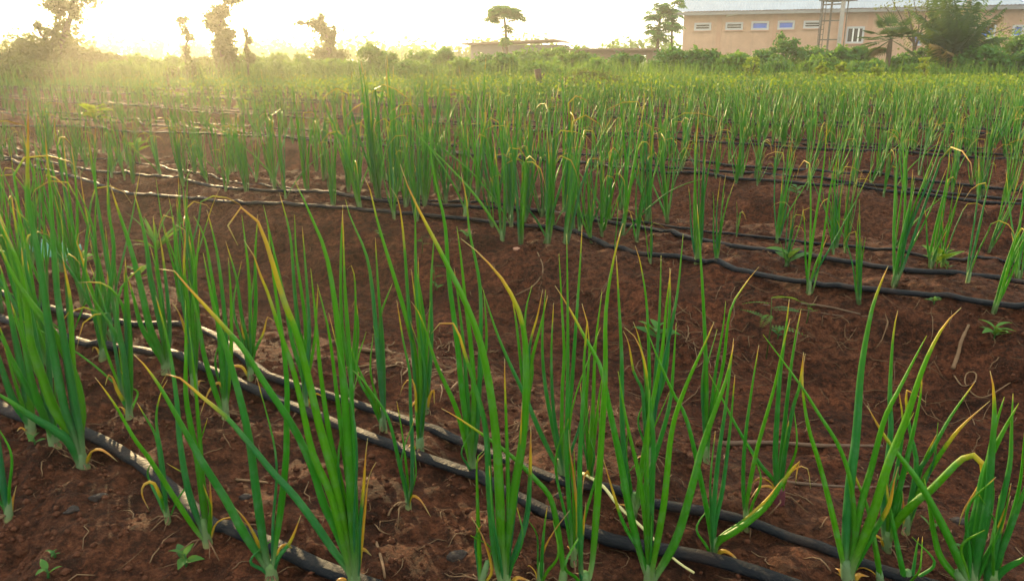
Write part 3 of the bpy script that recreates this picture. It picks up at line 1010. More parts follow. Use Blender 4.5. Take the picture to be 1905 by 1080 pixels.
lowA = [low_variant(random.Random(300 + i), 3, 6) for i in range(12)]
lowB = [low_variant(random.Random(400 + i), 3, 4) for i in range(12)]
VV, DD, HH, AA, SHH, TTT = [], [], [], [], [], []
nb = 0
for i in order[NEAR:]:
    x, y, zz, sc, _, _l = spots[i]
    lib = lowA if dep[i] < 10 else lowB
    v, d, h, al, sh, t = lib[rr.randrange(12)]
    a = rr.uniform(0, 6.28)
    ca, sa_ = math.cos(a), math.sin(a)
    tx, ty = rr.gauss(0, 0.05), rr.gauss(0, 0.05)
    vx = (v[:, 0] * ca - v[:, 1] * sa_) * sc + x + v[:, 2] * tx
    vy = (v[:, 0] * sa_ + v[:, 1] * ca) * sc + y + v[:, 2] * ty
    VV.append(np.stack([vx, vy, v[:, 2] * sc + zz], 1))
    DD.append(d); HH.append((h + rr.random() * 0.6) % 1.0); AA.append(al); SHH.append(sh)
    TTT.append(t + nb)
    nb += len(v)
tag(link('onion_rows', mesh_np('onion_rows', np.concatenate(VV), None, np.concatenate(TTT), True,
    {'dry': np.concatenate(DD), 'hue': np.concatenate(HH), 'along': np.concatenate(AA), 'sheath': np.concatenate(SHH)}), None, M_ONION_FAR),
    'mass of green onion tops filling the far beds', 'onion field', None, 'stuff')
print('ONION SPOTS', len(spots), 'rest tris', sum(len(t) for t in TTT))

# ------------------------------------------------------------------ foliage builders
def leaf_cloud(clumps, n, size, seed, gap=0.0, flat=1.5):
    """clumps: (centre, radii, weight). Many small folded leaves through the volume, with gaps."""
    r_ = np.random.default_rng(seed)
    wts = np.array([c[2] for c in clumps], float)
    wts /= wts.sum()
    ci = r_.choice(len(clumps), n, p=wts)
    C = np.array([c[0] for c in clumps], float)[ci]
    Rr = np.array([c[1] for c in clumps], float)[ci]
    d = r_.normal(size=(n, 3))
    d /= np.linalg.norm(d, axis=1)[:, None]
    rad = r_.random(n) ** 0.5 * (1 + 0.22 * np.clip(r_.normal(size=n), -2, 1.3))
    P = C + d * Rr * rad[:, None]
    if gap > 0:
        f = 2.2 / np.mean(Rr)
        keep = vnoise(P[:, 0] * f + seed, P[:, 2] * f + P[:, 1] * f * 0.7, seed) + 0.5 > gap
        P, d, ci = P[keep], d[keep], ci[keep]
        n = len(P)
    nor = d * 0.6 + r_.normal(size=(n, 3)) * 0.6 + np.array([0, 0, 0.5])
    nor /= np.linalg.norm(nor, axis=1)[:, None]
    a = np.cross(nor, r_.normal(size=(n, 3)))
    a /= np.linalg.norm(a, axis=1)[:, None] + 1e-9
    b = np.cross(nor, a)
    s = size * r_.uniform(0.55, 1.35, n)[:, None]
    V = np.stack([P - a * s * flat * 0.5, P + b * s * 0.42 - nor * s * 0.08, P + a * s * flat * 0.5 - nor * s * 0.22, P - b * s * 0.42 - nor * s * 0.08], 1).reshape(-1, 3)
    Q = np.arange(n * 4).reshape(n, 4)
    hue = np.repeat(np.clip(0.55 * r_.random(n) + 0.45 * r_.random(len(clumps))[ci], 0, 1), 4)
    return V, Q, hue


def crown(name, V, Q, hue, mat, parent):
    T = np.concatenate([Q[:, [0, 1, 2]], Q[:, [0, 2, 3]]])
    return link(name, mesh_np(name, V, None, T, False, {'hue': hue}), parent, mat)


def px_clumps(cl, D, o, depth=0.9):
    out = []
    for c in cl:
        x, y, rx, ry = c[:4]
        p = at(x, y, D) - o
        k = D / 1545
        p.y += random.uniform(-0.3, 0.3) * rx * k
        out.append((tuple(p), (rx * k, (rx + ry) * 0.5 * k * depth, ry * k), rx * ry))
    return out


def tree(name, label, cat, base_px, D, cl, limbs, n, size, mat, seed, gap=0.25, group=None, flat=1.5):
    b = at(base_px, 105, D)
    b.z = hz(b.x, b.y) - 0.03
    o = empty(name, b, label, cat, group)
    V, Q, hue = leaf_cloud(px_clumps(cl, D, b), n, size, seed, gap, flat)
    crown('crown', V, Q, hue, mat, o)
    m = MB()
    for lm in limbs:
        pts = [at(x, y, D) - b for x, y, r in lm]
        if lm is limbs[0]:
            pts[0].z = -0.05
        c, L = spline(pts, 8)
        c[1:-1] += rng.normal(size=c[1:-1].shape) * 0.012
        rr_ = np.interp(np.linspace(0, 1, 8), np.linspace(0, 1, len(lm)), [q[2] * D / 1545 for q in lm])
        m.tube(c, list(rr_), 7)
    m.build('trunk', M_BARK, o, True)
    return o


tree('vine_covered_tree', 'ragged vine covered tree with a tall head, at the far left edge of the field', 'tree', 105, 26,
     [(60, 95, 52, 34), (112, 82, 50, 40), (142, 112, 48, 30), (18, 108, 30, 18), (165, 128, 44, 24), (128, 22, 30, 30), (134, 52, 15, 18), (104, 8, 26, 16),
      (150, -25, 34, 34), (72, 48, 9, 12), (92, 60, 12, 10), (112, 52, 14, 12), (175, 102, 22, 14), (60, 130, 60, 22)],
     [[(105, 150, 9), (112, 90, 7), (130, 40, 5), (140, -20, 3)], [(110, 100, 5), (75, 60, 3), (72, 46, 1.5)], [(112, 110, 5), (150, 100, 3), (175, 100, 1.5)]],
     15000, 0.095, M_LEAF['olive'], 41, 0.26)
tree('vine_covered_tree', 'slim pillar shaped tree swallowed by creepers, right of the sun', 'tree', 412, 25,
     [(412, 22, 22, 14), (404, 45, 22, 18), (417, 72, 20, 22), (416, 100, 26, 20), (410, 122, 36, 18), (432, 62, 8, 10), (392, 30, 12, 9), (450, -14, 16, 13), (430, -4, 18, 12)],
     [[(412, 150, 8), (415, 100, 6), (410, 50, 4), (420, 5, 3)], [(415, 10, 3), (450, -12, 2)]], 8000, 0.085, M_LEAF['olive'], 42, 0.24)
tree('sapling', 'thin wispy sapling against the glare, left of the pillar shaped tree', 'tree', 348, 27,
     [(336, 42, 12, 9), (344, 58, 8, 10), (352, 70, 9, 7), (346, 92, 8, 9), (340, 36, 18, 5), (345, 110, 12, 12)],
     [[(352, 150, 2.5), (345, 100, 2), (350, 70, 1.6), (340, 38, 0.9)]], 1000, 0.085, M_LEAF['olive'], 43, 0.3)
tree('sapling', 'short sprig like sapling just right of the pillar shaped tree', 'tree', 462, 25,
     [(457, 60, 5, 9), (463, 76, 7, 7), (459, 92, 6, 9), (466, 108, 10, 10)], [[(463, 150, 2), (460, 100, 1.5), (458, 56, 0.8)]], 700, 0.08, M_LEAF['olive'], 44, 0.25)
tree('leaning_tree', 'leaning tree with a crooked trunk and one long branch pointing left', 'tree', 612, 30,
     [(562, 43, 15, 5), (582, 43, 14, 9), (596, 48, 15, 13), (606, 62, 13, 15), (598, 34, 7, 9), (612, 82, 13, 16), (621, 62, 5, 16), (596, 100, 22, 13), (626, 104, 24, 14), (610, 120, 40, 16)],
     [[(614, 150, 8), (613, 100, 6.5), (608, 70, 5), (596, 48, 3), (560, 43, 1.2)], [(610, 85, 4), (620, 65, 2), (624, 48, 1)]], 5500, 0.09, M_LEAF['olive'], 45, 0.25)


def papaya(label, D, trunks, heads, seed, group=None):
    """slender trunks with big lobed leaves on long stalks"""
    rs = random.Random(seed)
    b = at(trunks[0][0][0], 105, D)
    b.z = hz(b.x, b.y) - 0.03
    o = empty('papaya_tree', b, label, 'tree', group)
    m = MB()
    for tk in trunks:
        pts = [at(x, y, D) - b for x, y, r in tk]
        pts[0].z = -0.05
        c, L = spline(pts, 8)
        m.tube(c, list(np.interp(np.linspace(0, 1, 8), np.linspace(0, 1, len(tk)), [q[2] * D / 1545 for q in tk])), 7)
    m.build('trunk', M_BARK, o, True)
    V, T, hue = [], [], []
    st_ = MB()
    for hx, hy, rad, n in heads:
        c = at(hx, hy, D) - b
        k = rad * D / 1545
        for i in range(n):
            az, el = rs.uniform(0, 6.28), rs.uniform(-0.5, 1.1)
            L = k * rs.uniform(0.45, 1.1)
            e = c + Vector((math.cos(az) * math.cos(el), math.sin(az) * math.cos(el), math.sin(el))) * L
            st_.tube([c, (c + e) / 2 + Vector((0, 0, 0.06 * L)), e], 0.010, 3)
            out = Vector((math.cos(az), math.sin(az), -0.45 + rs.uniform(-0.3, 0.3))).normalized()
            side = out.cross(Vector((0, 0, 1))).normalized()
            nor = side.cross(out)
            R_ = rs.uniform(0.24, 0.36)
            h = rs.random()
            for q in range(7):                       # seven lobes
                a = (q - 3) * 0.62
                dv = out * math.cos(a) + side * math.sin(a)
                pv = out * math.cos(a + 1.57) + side * math.sin(a + 1.57)
                ln = R_ * (1.0 - 0.11 * abs(q - 3))
                bi = len(V)
                V += [tuple(e), tuple(e + dv * ln * 0.55 + pv * R_ * 0.15 - nor * 0.02), tuple(e + dv * ln - nor * R_ * 0.25), tuple(e + dv * ln * 0.55 - pv * R_ * 0.15 - nor * 0.02)]
                T += [(bi, bi + 1, bi + 2), (bi, bi + 2, bi + 3)]
                hue += [h] * 4
    me = mesh_from('crown', V, T, False, {'hue': hue})
    link('crown', me, o, M_LEAF['dark'])
    st_.build('leaf_stalks', M_LEAF['mid'], o)['kind'] = 'stuff'
    return o


papaya('umbrella topped papaya tree rising in front of the long flat roofed ruin', 38,
       [[(946, 110, 4), (942, 80, 3), (940, 50, 2.5), (937, 24, 1.8)], [(940, 90, 2), (934, 70, 1.6)]],
       [(937, 26, 22, 44), (916, 34, 15, 26), (959, 30, 15, 28), (924, 22, 14, 20), (950, 24, 14, 20), (944, 54, 9, 10), (941, 78, 10, 10)], 51)
papaya('papaya pair with drooping crowns at the left corner of the peach building', 46,
       [[(1222, 112, 4), (1224, 75, 3), (1228, 30, 2.2)], [(1250, 112, 3), (1250, 60, 2.2), (1252, 15, 1.6)]],
       [(1232, 26, 22, 44), (1213, 32, 16, 30), (1214, 56, 18, 30), (1240, 50, 20, 40), (1228, 70, 20, 36), (1252, 26, 18, 30), (1258, 52, 16, 26), (1262, 8, 14, 18), (1236, 14, 14, 18)], 52)

# ---- shrubs of the hedge behind the field: x, top y, half width px, distance, material, label
B = [
 (28, 112, 40, 24, 'olive', 'hazy grey green bush below the vine covered tree, at the left edge'),
 (100, 124, 60, 23, 'olive', None), (200, 104, 46, 26, 'olive', 'rounded hazy bush directly under the sun'), (255, 110, 44, 27, 'mid', 'hazy bush behind the gap right of the sunlit rounded bush'),
 (232, 120, 40, 23.5, 'mid', 'low hazy front bush under the brightest glare'), (310, 112, 46, 26, 'mid', 'hazy bush just left of the wispy sapling'), (362, 122, 44, 23.5, 'olive', 'low front bush below the wispy sapling'), (375, 104, 30, 27, 'olive', 'bush at the foot of the pillar shaped tree, left side'),
 (452, 100, 36, 26, 'mid', 'bush at the foot of the pillar shaped tree, right side'), (510, 104, 46, 27, 'mid', 'broad bush between the short sapling and the leaning tree, at the back'), (500, 118, 44, 23.5, 'mid', 'low front bush between the short sapling and the leaning tree'), (560, 106, 34, 25, 'mid', 'bush touching the leaning tree on its left'),
 (575, 118, 46, 23.5, 'mid', 'low front bush below the leaning tree'), (640, 112, 40, 24, 'mid', 'bush touching the leaning tree on its right'), (690, 94, 44, 25, 'mid', 'tall peaked bush with a leafy spike, between leaning tree and ruin'),
 (735, 104, 36, 25, 'mid', 'bush just right of the tall peaked bush'), (790, 104, 50, 28, 'mid', 'wide low bush midway between the peaked bush and the long ruin'), (835, 98, 38, 27, 'dark', 'low dark bush just left of the long flat roofed ruin'),
 (765, 118, 46, 23.5, 'mid', 'low front bush right of the peaked bush'), (860, 118, 44, 23.5, 'mid', 'low front bush below the left end of the long ruin'), (905, 108, 40, 27, 'dark', 'dark bush at the left wall of the long ruin'), (935, 108, 34, 24.5, 'dark', 'dark leafy bush in front of the long ruin, beside the papaya trunk'),
 (985, 100, 46, 29, 'mid', 'bush against the middle of the long ruin, right of the papaya'), (1035, 92, 44, 31, 'mid', 'pale grassy mound of shrubs at the right end of the long ruin'), (1010, 118, 44, 23.5, 'mid', 'low front bush behind the crooked wooden post'),
 (1075, 98, 50, 29, 'mid', 'bush filling the gap between the two ruins'), (1130, 100, 50, 28, 'dark', 'dark bush along the wall of the low brown ruin'), (1100, 116, 40, 24, 'mid', 'low front bush before the low brown ruin'), (1170, 104, 30, 27, 'dark', 'dark bush left of the doorway of the low brown ruin'),
 (1252, 96, 44, 27, 'dark', 'dark lobed bush below the papaya pair'), (1310, 98, 44, 26, 'dark', 'dark bush below the first small window from the left'), (1370, 104, 40, 24.5, 'mid', 'bush below the second small window from the left'),
 (1415, 100, 36, 27, 'dark', 'dark bush below the left blue window'), (1466, 74, 36, 28, 'dark', 'tall domed bush below the two blue windows'), (1510, 88, 36, 28, 'dark', 'dark bush at the foot of the metal tank stand, left side'),
 (1555, 96, 36, 27, 'dark', 'dark bush at the concrete leg of the tank stand'), (1600, 94, 40, 27, 'dark', 'dark bush below the tall barred window'), (1445, 110, 44, 24, 'dark', 'low front bush before the tall domed bush'), (1535, 112, 44, 23.5, 'mid', 'low front bush behind the two lime weeds'),
 (1620, 110, 40, 24, 'dark', 'low front bush left of the fan palm trunk'), (1700, 100, 44, 26, 'dark', 'dark bush between the two palms, at the back'), (1712, 118, 40, 23.5, 'mid', 'low front bush between the two palms'), (1830, 96, 46, 24, 'dark', 'dark bush hugging the right side of the feather palm'), (1872, 70, 50, 28, 'mid', 'high green bank of shrubs at the right edge below the arched windows'),
 (1895, 100, 50, 24, 'dark', 'dark bush cut by the right edge of the photo'), (1940, 80, 60, 27, 'dark', 'bush at the extreme right edge, mostly out of view'), (-40, 100, 60, 25, 'olive', 'hazy bush at the extreme left edge, mostly out of view'),
 (1400, 112, 16, 22, 'bright', 'small bright yellow green bush in front of the peach building'), (1532, 122, 15, 21.5, 'bright', 'left of two lime yellow weeds near the tank stand'),
 (1564, 120, 14, 21.5, 'bright', 'right of two lime yellow weeds near the tank stand'), (1640, 126, 14, 21.5, 'bright', 'yellow weed at the foot of the small fan palm'), (1722, 112, 14, 22, 'bright', 'yellowish weed left of the big feather palm'),
]
for i, (x, ty, hw, D, mt, lab) in enumerate(B):
    rs = random.Random(900 + i)
    b = at(x, 105, D)
    b.z = hz(b.x, b.y) - 0.03
    k = D / 1545
    H = at(x, ty, D).z - b.z
    hwm = hw * k
    o = empty('bush', b, None, 'bush', 'bushes of the hedge behind the onion field')
    if lab is None:
        zone = 'hazy' if x < 480 else 'green'
        pl = 'under the glare' if x < 480 else 'between leaning tree and long ruin' if x < 880 else 'in front of the two ruins' if x < 1220 else 'in front of the peach building'
        dp = 'front row' if D < 24.6 else 'back row'
        lab = f'{zone} bush {pl}, {dp} of the hedge'
    o['label'] = lab
    cl = []
    for j in range(rs.randint(8, 12)):
        u = rs.uniform(-0.8, 0.8)
        top = H * (1.12 - 0.45 * u * u) * rs.uniform(0.72, 1.05)
        r = hwm * rs.uniform(0.26, 0.44)
        cl.append(((u * hwm, rs.uniform(-0.6, 0.6) * hwm, max(top - r * 0.5, 0.2)), (r * 1.1, r, r * rs.uniform(0.6, 0.95)), r * r))
        cl.append(((u * hwm, rs.uniform(-0.6, 0.6) * hwm, top * 0.45), (r * 1.2, r, top * 0.45), r * r * 0.8))
    if lab.startswith('tall peaked'):
        cl += [((-0.04, 0, H * 1.05), (0.10, 0.1, 0.22), 0.02), ((0.2, 0, H * 0.98), (0.14, 0.1, 0.14), 0.02)]
    small = mt == 'bright'
    V, Q, hue = leaf_cloud(cl, 300 if small else int(1700 + 1700 * hwm), 0.075 if small else rs.uniform(0.075, 0.115), 900 + i, 0.2, rs.uniform(1.2, 1.9))
    V[:, 2] = np.maximum(V[:, 2], 0.0)
    crown('foliage', V, Q, hue, M_LEAF[mt], o)
    m = MB()
    for j in range(4):
        c = rs.choice(cl)[0]
        m.tube([(c[0] * 0.15, c[1] * 0.15, -0.04), (c[0] * 0.5, c[1] * 0.5, c[2] * 0.55), c], [0.02, 0.014, 0.006], 5)
    m.build('stem', M_BARK, o, True)

# ---- palms
def fan_palm(label, px, D, crown_px, rad_px, seed):
    rs = random.Random(seed)
    b = at(px, 105, D)
    b.z = hz(b.x, b.y) - 0.03
    o = empty('fan_palm', b, label, 'palm')
    c = at(*crown_px, D) - b
    k = rad_px * D / 1545
    MB().tube([(0, 0, -0.05), c * 0.4 + Vector((0.02, 0, 0)), c * 0.8, c], [0.10, 0.075, 0.08, 0.06], 8).build('trunk', M_BARK, o, True)
    for i in range(30):
        az = rs.uniform(0, 6.28)
        el = rs.uniform(-0.9, 1.35)
        d = Vector((math.cos(az) * math.cos(el), math.sin(az) * math.cos(el), math.sin(el)))
        L = k * rs.uniform(0.35, 0.6)
        e = c + d * L
        side = d.cross(Vector((0, 0, 1))).normalized()
        nor = side.cross(d)
        m = MB().tube([c, e], 0.008, 3)
        hue = [0.5] * len(m.v)
        fr = k * rs.uniform(0.42, 0.62)
        h = rs.random()
        for q in range(15):
            a = (q - 7) * 0.2
            dv = (d * math.cos(a) + side * math.sin(a)).normalized()
            pv = dv.cross(nor).normalized()
            t = fr * (1 - 0.25 * abs(q - 7) / 7)
            sag = Vector((0, 0, -0.12 * t))
            m.f.append((len(m.v), len(m.v) + 1, len(m.v) + 2))
            m.f.append((len(m.v), len(m.v) + 2, len(m.v) + 3))
            m.v += [tuple(e), tuple(e + dv * t * 0.5 + pv * 0.018), tuple(e + dv * t + sag), tuple(e + dv * t * 0.5 - pv * 0.018)]
            hue += [h] * 4
        link('frond', mesh_from('frond', m.v, m.f, False, {'hue': hue}), o, M_LEAF['dryfrond' if el < -0.7 else 'palm'])
    return o


def feather_palm(label, px, D, fronds, seed):
    rs = random.Random(seed)
    b = at(px, 105, D)
    b.z = hz(b.x, b.y) - 0.03
    o = empty('feather_palm', b, label, 'palm')
    MB().tube([(0, 0, -0.05), (0, 0, 0.25), (0, 0, 0.5)], [0.22, 0.2, 0.14], 9).build('trunk', M_BARK, o, True)
    for (tx, ty, dep_, dead) in fronds:
        e = at(tx, ty, D) - b
        e.y += dep_
        s0 = Vector((rs.uniform(-0.08, 0.08), rs.uniform(-0.08, 0.08), 0.4))
        midp = s0.lerp(e, 0.5) + Vector((0, 0, 0.22 * (e - s0).length * (0.5 + 0.5 * abs(e.x) / (abs(e.z) + 0.5))))
        c, L = spline([s0, midp, e], 22)
        m = MB().tube(c, list(np.linspace(0.02, 0.004, 22)), 4)
        hue = [0.2] * len(m.v)
        h = rs.random()
        for i in range(3, 22):
            t = Vector(c[i] - c[i - 1]).normalized()
            side = t.cross(Vector((0.15, -1, 0.2))).normalized() if abs(t.z) > 0.8 else t.cross(Vector((0, 0, 1))).normalized()
            for sg in (-1, 1):
                for rep in range(2):
                    p = Vector(c[i]).lerp(Vector(c[i - 1]), rep * 0.5)
                    ln = (0.42 if not dead else 0.3) * math.sin(math.pi * min(0.97, 0.12 + 0.86 * i / 22)) * rs.uniform(0.8, 1.15)
                    dv = (side * sg * 0.85 + t * 0.75 + Vector((rs.gauss(0, .1), rs.gauss(0, .15), -0.5 + rs.gauss(0, .12)))).normalized()
                    w = dv.cross(t).normalized().cross(dv).normalized() * 0.02
                    bi = len(m.v)
                    m.v += [tuple(p), tuple(p + dv * ln * 0.5 + w), tuple(p + dv * ln + Vector((0, 0, -0.06))), tuple(p + dv * ln * 0.5 - w)]
                    m.f += [(bi, bi + 1, bi + 2), (bi, bi + 2, bi + 3)]
                    hue += [h] * 4
        link('frond', mesh_from('frond', m.v, m.f, False, {'hue': hue}), o, M_LEAF['dryfrond' if dead else 'palm'])
    return o


fan_palm('small fan palm with a slim trunk at the right end of the peach wall', 1652, 24.5, (1657, 74), 58, 61)
rs = random.Random(62)
fr = [(1700, 18, .2, 0), (1722, -30, -.3, 0), (1745, -60, .4, 0), (1770, -75, 0, 0), (1795, -60, .5, 0), (1820, -35, -.4, 0), (1845, -5, .2, 0), (1858, 35, .5, 0), (1690, 50, .6, 0),
      (1712, 82, -.6, 1), (1835, 70, -.5, 0), (1760, -40, 1.0, 0), (1785, -20, -1.0, 0), (1740, 0, -1.0, 0), (1805, 5, 1.0, 0), (1755, 40, -1.2, 0), (1780, 60, -1.1, 0),
      (1725, 60, .8, 1), (1862, 70, -.3, 0), (1700, 70, -.4, 0), (1830, 20, .9, 0), (1775, 20, 1.1, 0), (1815, 95, -.7, 0), (1735, 95, -.8, 1)]
for _i in range(26):
    fr.append((rs.uniform(1695, 1858), rs.uniform(-40, 105), rs.uniform(-1.2, 1.2), 1 if _i % 9 == 0 else 0))
feather_palm('big bushy feather palm whose fronds reach above the top of the photo', 1772, 25, fr, 63)
tree('twiggy_shrub', 'brown twiggy half bare shrub between the fan palm and the feather palm', 'shrub', 1700, 29,
     [(1690, 20, 30, 20), (1665, 8, 18, 12), (1700, 50, 24, 22), (1720, 10, 24, 22), (1690, 80, 18, 18), (1640, 14, 16, 8), (1880, 60, 30, 20), (1850, 50, 24, 26)],
     [[(1702, 140, 4), (1700, 80, 3), (1690, 20, 1.2)], [(1702, 90, 2.5), (1720, 40, 1.5), (1728, -5, .8)], [(1700, 80, 2.2), (1670, 40, 1.4), (1645, 10, .7)], [(1701, 100, 2), (1710, 50, 1.2), (1700, 0, .6)],
      [(1702, 70, 1.6), (1680, 40, 1.0), (1660, 0, .6)], [(1702, 110, 2), (1800, 80, 1.6), (1880, 50, 1)]], 900, 0.06, M_LEAF['olive'], 64, 0.35)

# ------------------------------------------------------------------ the peach building
q = NT('peach_render')
n1 = q.noise(1.2, 6, 0.65)
n2 = q.noise(2.2, 6, 0.7, 'Object', (1.6, 1.6, 0.16))
c = q.mix(q.rng(n1, 0.35, 0.68), (0.43, 0.270, 0.180), (0.52, 0.335, 0.230))
c = q.mix(q.rng(n2, 0.54, 0.70, 0, 0.45), c, (0.30, 0.20, 0.15))
M_WALL = q.pbr(c, 0.92, q.bump(n1, 0.2, 0.02), 0.2)
M_TRIM = plain('peach_trim', (0.45, 0.26, 0.17), 0.9, 0.12, 1.2)
M_FASCIA = plain('grey_fascia', (0.20, 0.20, 0.21), 0.7, 0.2, 3)
M_ROOF = plain('zinc_roof', (0.27, 0.33, 0.40), 0.55, 0.22, 0.8, 0, 0.25)
M_FRAME = plain('aluminium_frame', (0.42, 0.44, 0.46), 0.4, 0.1, 6)
M_DARK = plain('dark_glass', (0.012, 0.015, 0.018), 0.25, 0.3, 2, spec=0.25)
M_BLUE = plain('blue_film_glass', (0.025, 0.13, 0.60), 0.25, 0.2, 2, spec=0.5)
M_STEEL = plain('rusty_steel', (0.10, 0.085, 0.075), 0.7, 0.35, 6)
M_CONC = plain('concrete', (0.32, 0.30, 0.28), 0.9, 0.2, 4)
M_MUD = plain('mud_brick', (0.23, 0.155, 0.105), 0.95, 0.3, 2.5)
M_GREYBLOCK = plain('grey_block', (0.20, 0.18, 0.155), 0.95, 0.25, 2.0)
M_WHITE = plain('white_paint', (0.8, 0.8, 0.8), 0.6, 0.06, 3)


class Wall:
    """a wall plane through two picture points; local x runs along it, -y faces the camera, z is up from the ground"""

    def __init__(self, pxa, Ya, pxb, Yb):
        a, b = at(pxa, 105, Ya), at(pxb, 105, Yb)
        self.a = Vector((a.x, a.y, -0.06))
        d = Vector((b.x - a.x, b.y - a.y, 0))
        self.len = d.length
        self.d = d.normalized()
        self.rz = math.atan2(self.d.y, self.d.x)
        self.n = Vector((-self.d.y, self.d.x, 0))

    def pt(self, px, py):
        r = ray(px, py)
        c = Vector((0, 0, CAM_H))
        k = self.n.dot(self.a - c) / self.n.dot(r)
        p = c + r * k - self.a
        return p.dot(self.d), p.z

    def root(self, name, label, cat):
        o = empty(name, self.a, label, cat)
        o.rotation_euler = (0, 0, self.rz)
        return o


w = Wall(1268, 64, 1905, 55)
bo = w.root('peach_building', 'long peach coloured building with a pale metal roof and small high windows', 'building')
LEN, EAVE, DEP = w.len + 6, w.pt(1268, 19)[1], 9.0
openings = [(1293, 1322, 44, 56, 'd'), (1351, 1381, 43, 55, 'd'), (1399, 1429, 41, 55, 'b'), (1448, 1477, 40, 54, 'b'), (1496, 1527, 40, 52, 'd'), (1575, 1606, 51, 80, 'v'),
            (1699, 1714, 62, 84, 'b'), (1816, 1850, 48, 72, 'b'), (1884, 1903, 48, 68, 'b')]
rects = []
for x0, x1, y0, y1, ty in openings:
    cx = (x0 + x1) / 2
    lx0, lx1 = w.pt(x0, (y0 + y1) / 2)[0], w.pt(x1, (y0 + y1) / 2)[0]
    z1, z0 = w.pt(cx, y0)[1], w.pt(cx, y1)[1]
    rects.append((lx0, lx1, z0, z1, ty))
# the front wall is built round its openings
m = MB()
x = 0.0
for lx0, lx1, z0, z1, ty in rects:
    m.box(x, lx0, 0, 0.25, -0.2, EAVE)
    m.box(lx0, lx1, 0, 0.25, -0.2, z0)
    m.box(lx0, lx1, 0, 0.25, z1, EAVE)
    x = lx1
m.box(x, LEN, 0, 0.25, -0.2, EAVE)
m.box(0, 0.25, 0.25, DEP, -0.2, EAVE)
m.box(LEN - 0.25, LEN, 0.25, DEP, -0.2, EAVE)
m.box(0.25, LEN - 0.25, DEP - 0.25, DEP, -0.2, EAVE)
m.prism([(0.002, 0.2, EAVE), (0.002, DEP - 0.1, EAVE), (0.002, DEP / 2, EAVE + 1.9)], (0.24, 0, 0))
m.build('wall', M_WALL, bo)
for px in (1337, 1441, 1617):
    lx = w.pt(px, 60)[0]
    MB().box(lx - 0.16, lx + 0.16, -0.07, -0.001, -0.2, EAVE - 0.35).build('pilaster', M_TRIM, bo)
lx = w.pt(1566, 60)[0]
MB().box(lx - 0.3, lx + 0.3, -0.22, -0.001, -0.2, EAVE - 0.30).build('pilaster', M_TRIM, bo)
for lx0, lx1, z0, z1, ty in rects:
    f = 0.09
    m = MB()
    m.box(lx0 - 0.05, lx1 + 0.05, -0.07, 0.10, z0 - 0.05, z0 + f).box(lx0 - 0.05, lx1 + 0.05, -0.07, 0.10, z1 - f, z1 + 0.05)
    m.box(lx0 - 0.05, lx0 + f, -0.07, 0.10, z0 + f, z1 - f).box(lx1 - f, lx1 + 0.05, -0.07, 0.10, z0 + f, z1 - f)
    wo_ = m.build('window', M_FRAME, bo)
    MB().box(lx0 + f, lx1 - f, 0.05, 0.07, z0 + f, z1 - f).build('pane', M_BLUE if ty == 'b' else M_DARK, wo_)
    if ty == 'd':
        MB().box(lx0 + f, lx1 - f, -0.02, 0.04, (z0 + z1) / 2 - 0.03, (z0 + z1) / 2 + 0.03).build('louvre', M_FRAME, wo_)
    if ty == 'v':
        for q in (0.38, 0.70):
            xx = lx0 + (lx1 - lx0) * q
            MB().box(xx - 0.05, xx + 0.05, -0.05, 0.045, z0 + f, z1 - f).build('bar', M_WHITE, wo_)
    MB().box(lx0 - 0.12, lx1 + 0.12, -0.13, -0.072, z0 - 0.13, z0 - 0.052).build('sill', M_TRIM, wo_)
# roof in separate ribbed sheets, two slopes
OH, RISE = 0.75, 2.1
half = DEP / 2 + OH
sheet_w = 0.96
for side in (0, 1):
    prof = []
    for i in range(9):
        prof.append((i * sheet_w / 8 + (0.015 if i == 8 else 0), 0.035 if i % 2 else 0.0))
    for j in range(int((LEN + 1.0) / sheet_w) + 1):
        x0 = -0.6 + j * sheet_w
        jig = random.uniform(-0.012, 0.012)
        m = MB()
        for (dx, dz) in prof:
            for u in (0.0, 1.0):
                y = -OH + u * half if side == 0 else DEP + OH - u * half
                m.v.append((x0 + dx, y, EAVE - OH * RISE / half + 0.12 + u * RISE + dz + jig))
        for i in range(8):
            b_ = i * 2
            m.f.append((b_, b_ + 2, b_ + 3, b_ + 1))
        m.build('roof_sheet', M_ROOF, bo)
MB().box(-0.6, LEN + 0.6, -OH + 0.04, -OH + 0.10, EAVE - OH * RISE / half - 0.14, EAVE - OH * RISE / half + 0.10).build('fascia', M_FASCIA, bo)
MB().box(0, LEN, -OH + 0.11, -0.002, EAVE - OH * RISE / half - 0.06, EAVE - OH * RISE / half - 0.02).build('soffit', M_TRIM, bo)
p0, p1 = w.pt(1352, 30), w.pt(1395, 22)
MB().tube([(p0[0], -0.12, p0[1]), (p1[0], -0.12, p1[1])], 0.06, 8).build('drain_pipe', M_WHITE, bo)

# the tank stand in front of it
ts = Wall(1519, 47, 1561, 46)
to = ts.root('tank_stand', 'thin metal water tank stand with ladder in front of the peach wall', 'tank stand')
Ht = ts.pt(1540, 2)[1]
Lt = ts.len
for xx, yy, r in ((0.06, 0, 0.035), (Lt - 0.1, 0, 0.085), (0.06, 1.1, 0.025), (Lt - 0.35, 1.1, 0.025)):
    MB().box(xx - r, xx + r, yy - r, yy + r, -0.2, Ht).build('post', M_STEEL if r < 0.08 else M_CONC, to)
for zz in (Ht * 0.45, Ht * 0.72, Ht - 0.2):
    MB().box(0.12, Lt - 0.22, -0.03, 0.03, zz - 0.035, zz + 0.035).build('brace', M_STEEL, to)
MB().box(-0.1, Lt + 0.08, -0.2, 1.3, Ht, Ht + 0.09).build('platform', M_STEEL, to)
lad = MB().box(0.30, 0.33, -0.16, -0.12, -0.1, Ht - 0.01).box(0.60, 0.63, -0.16, -0.12, -0.1, Ht - 0.01)
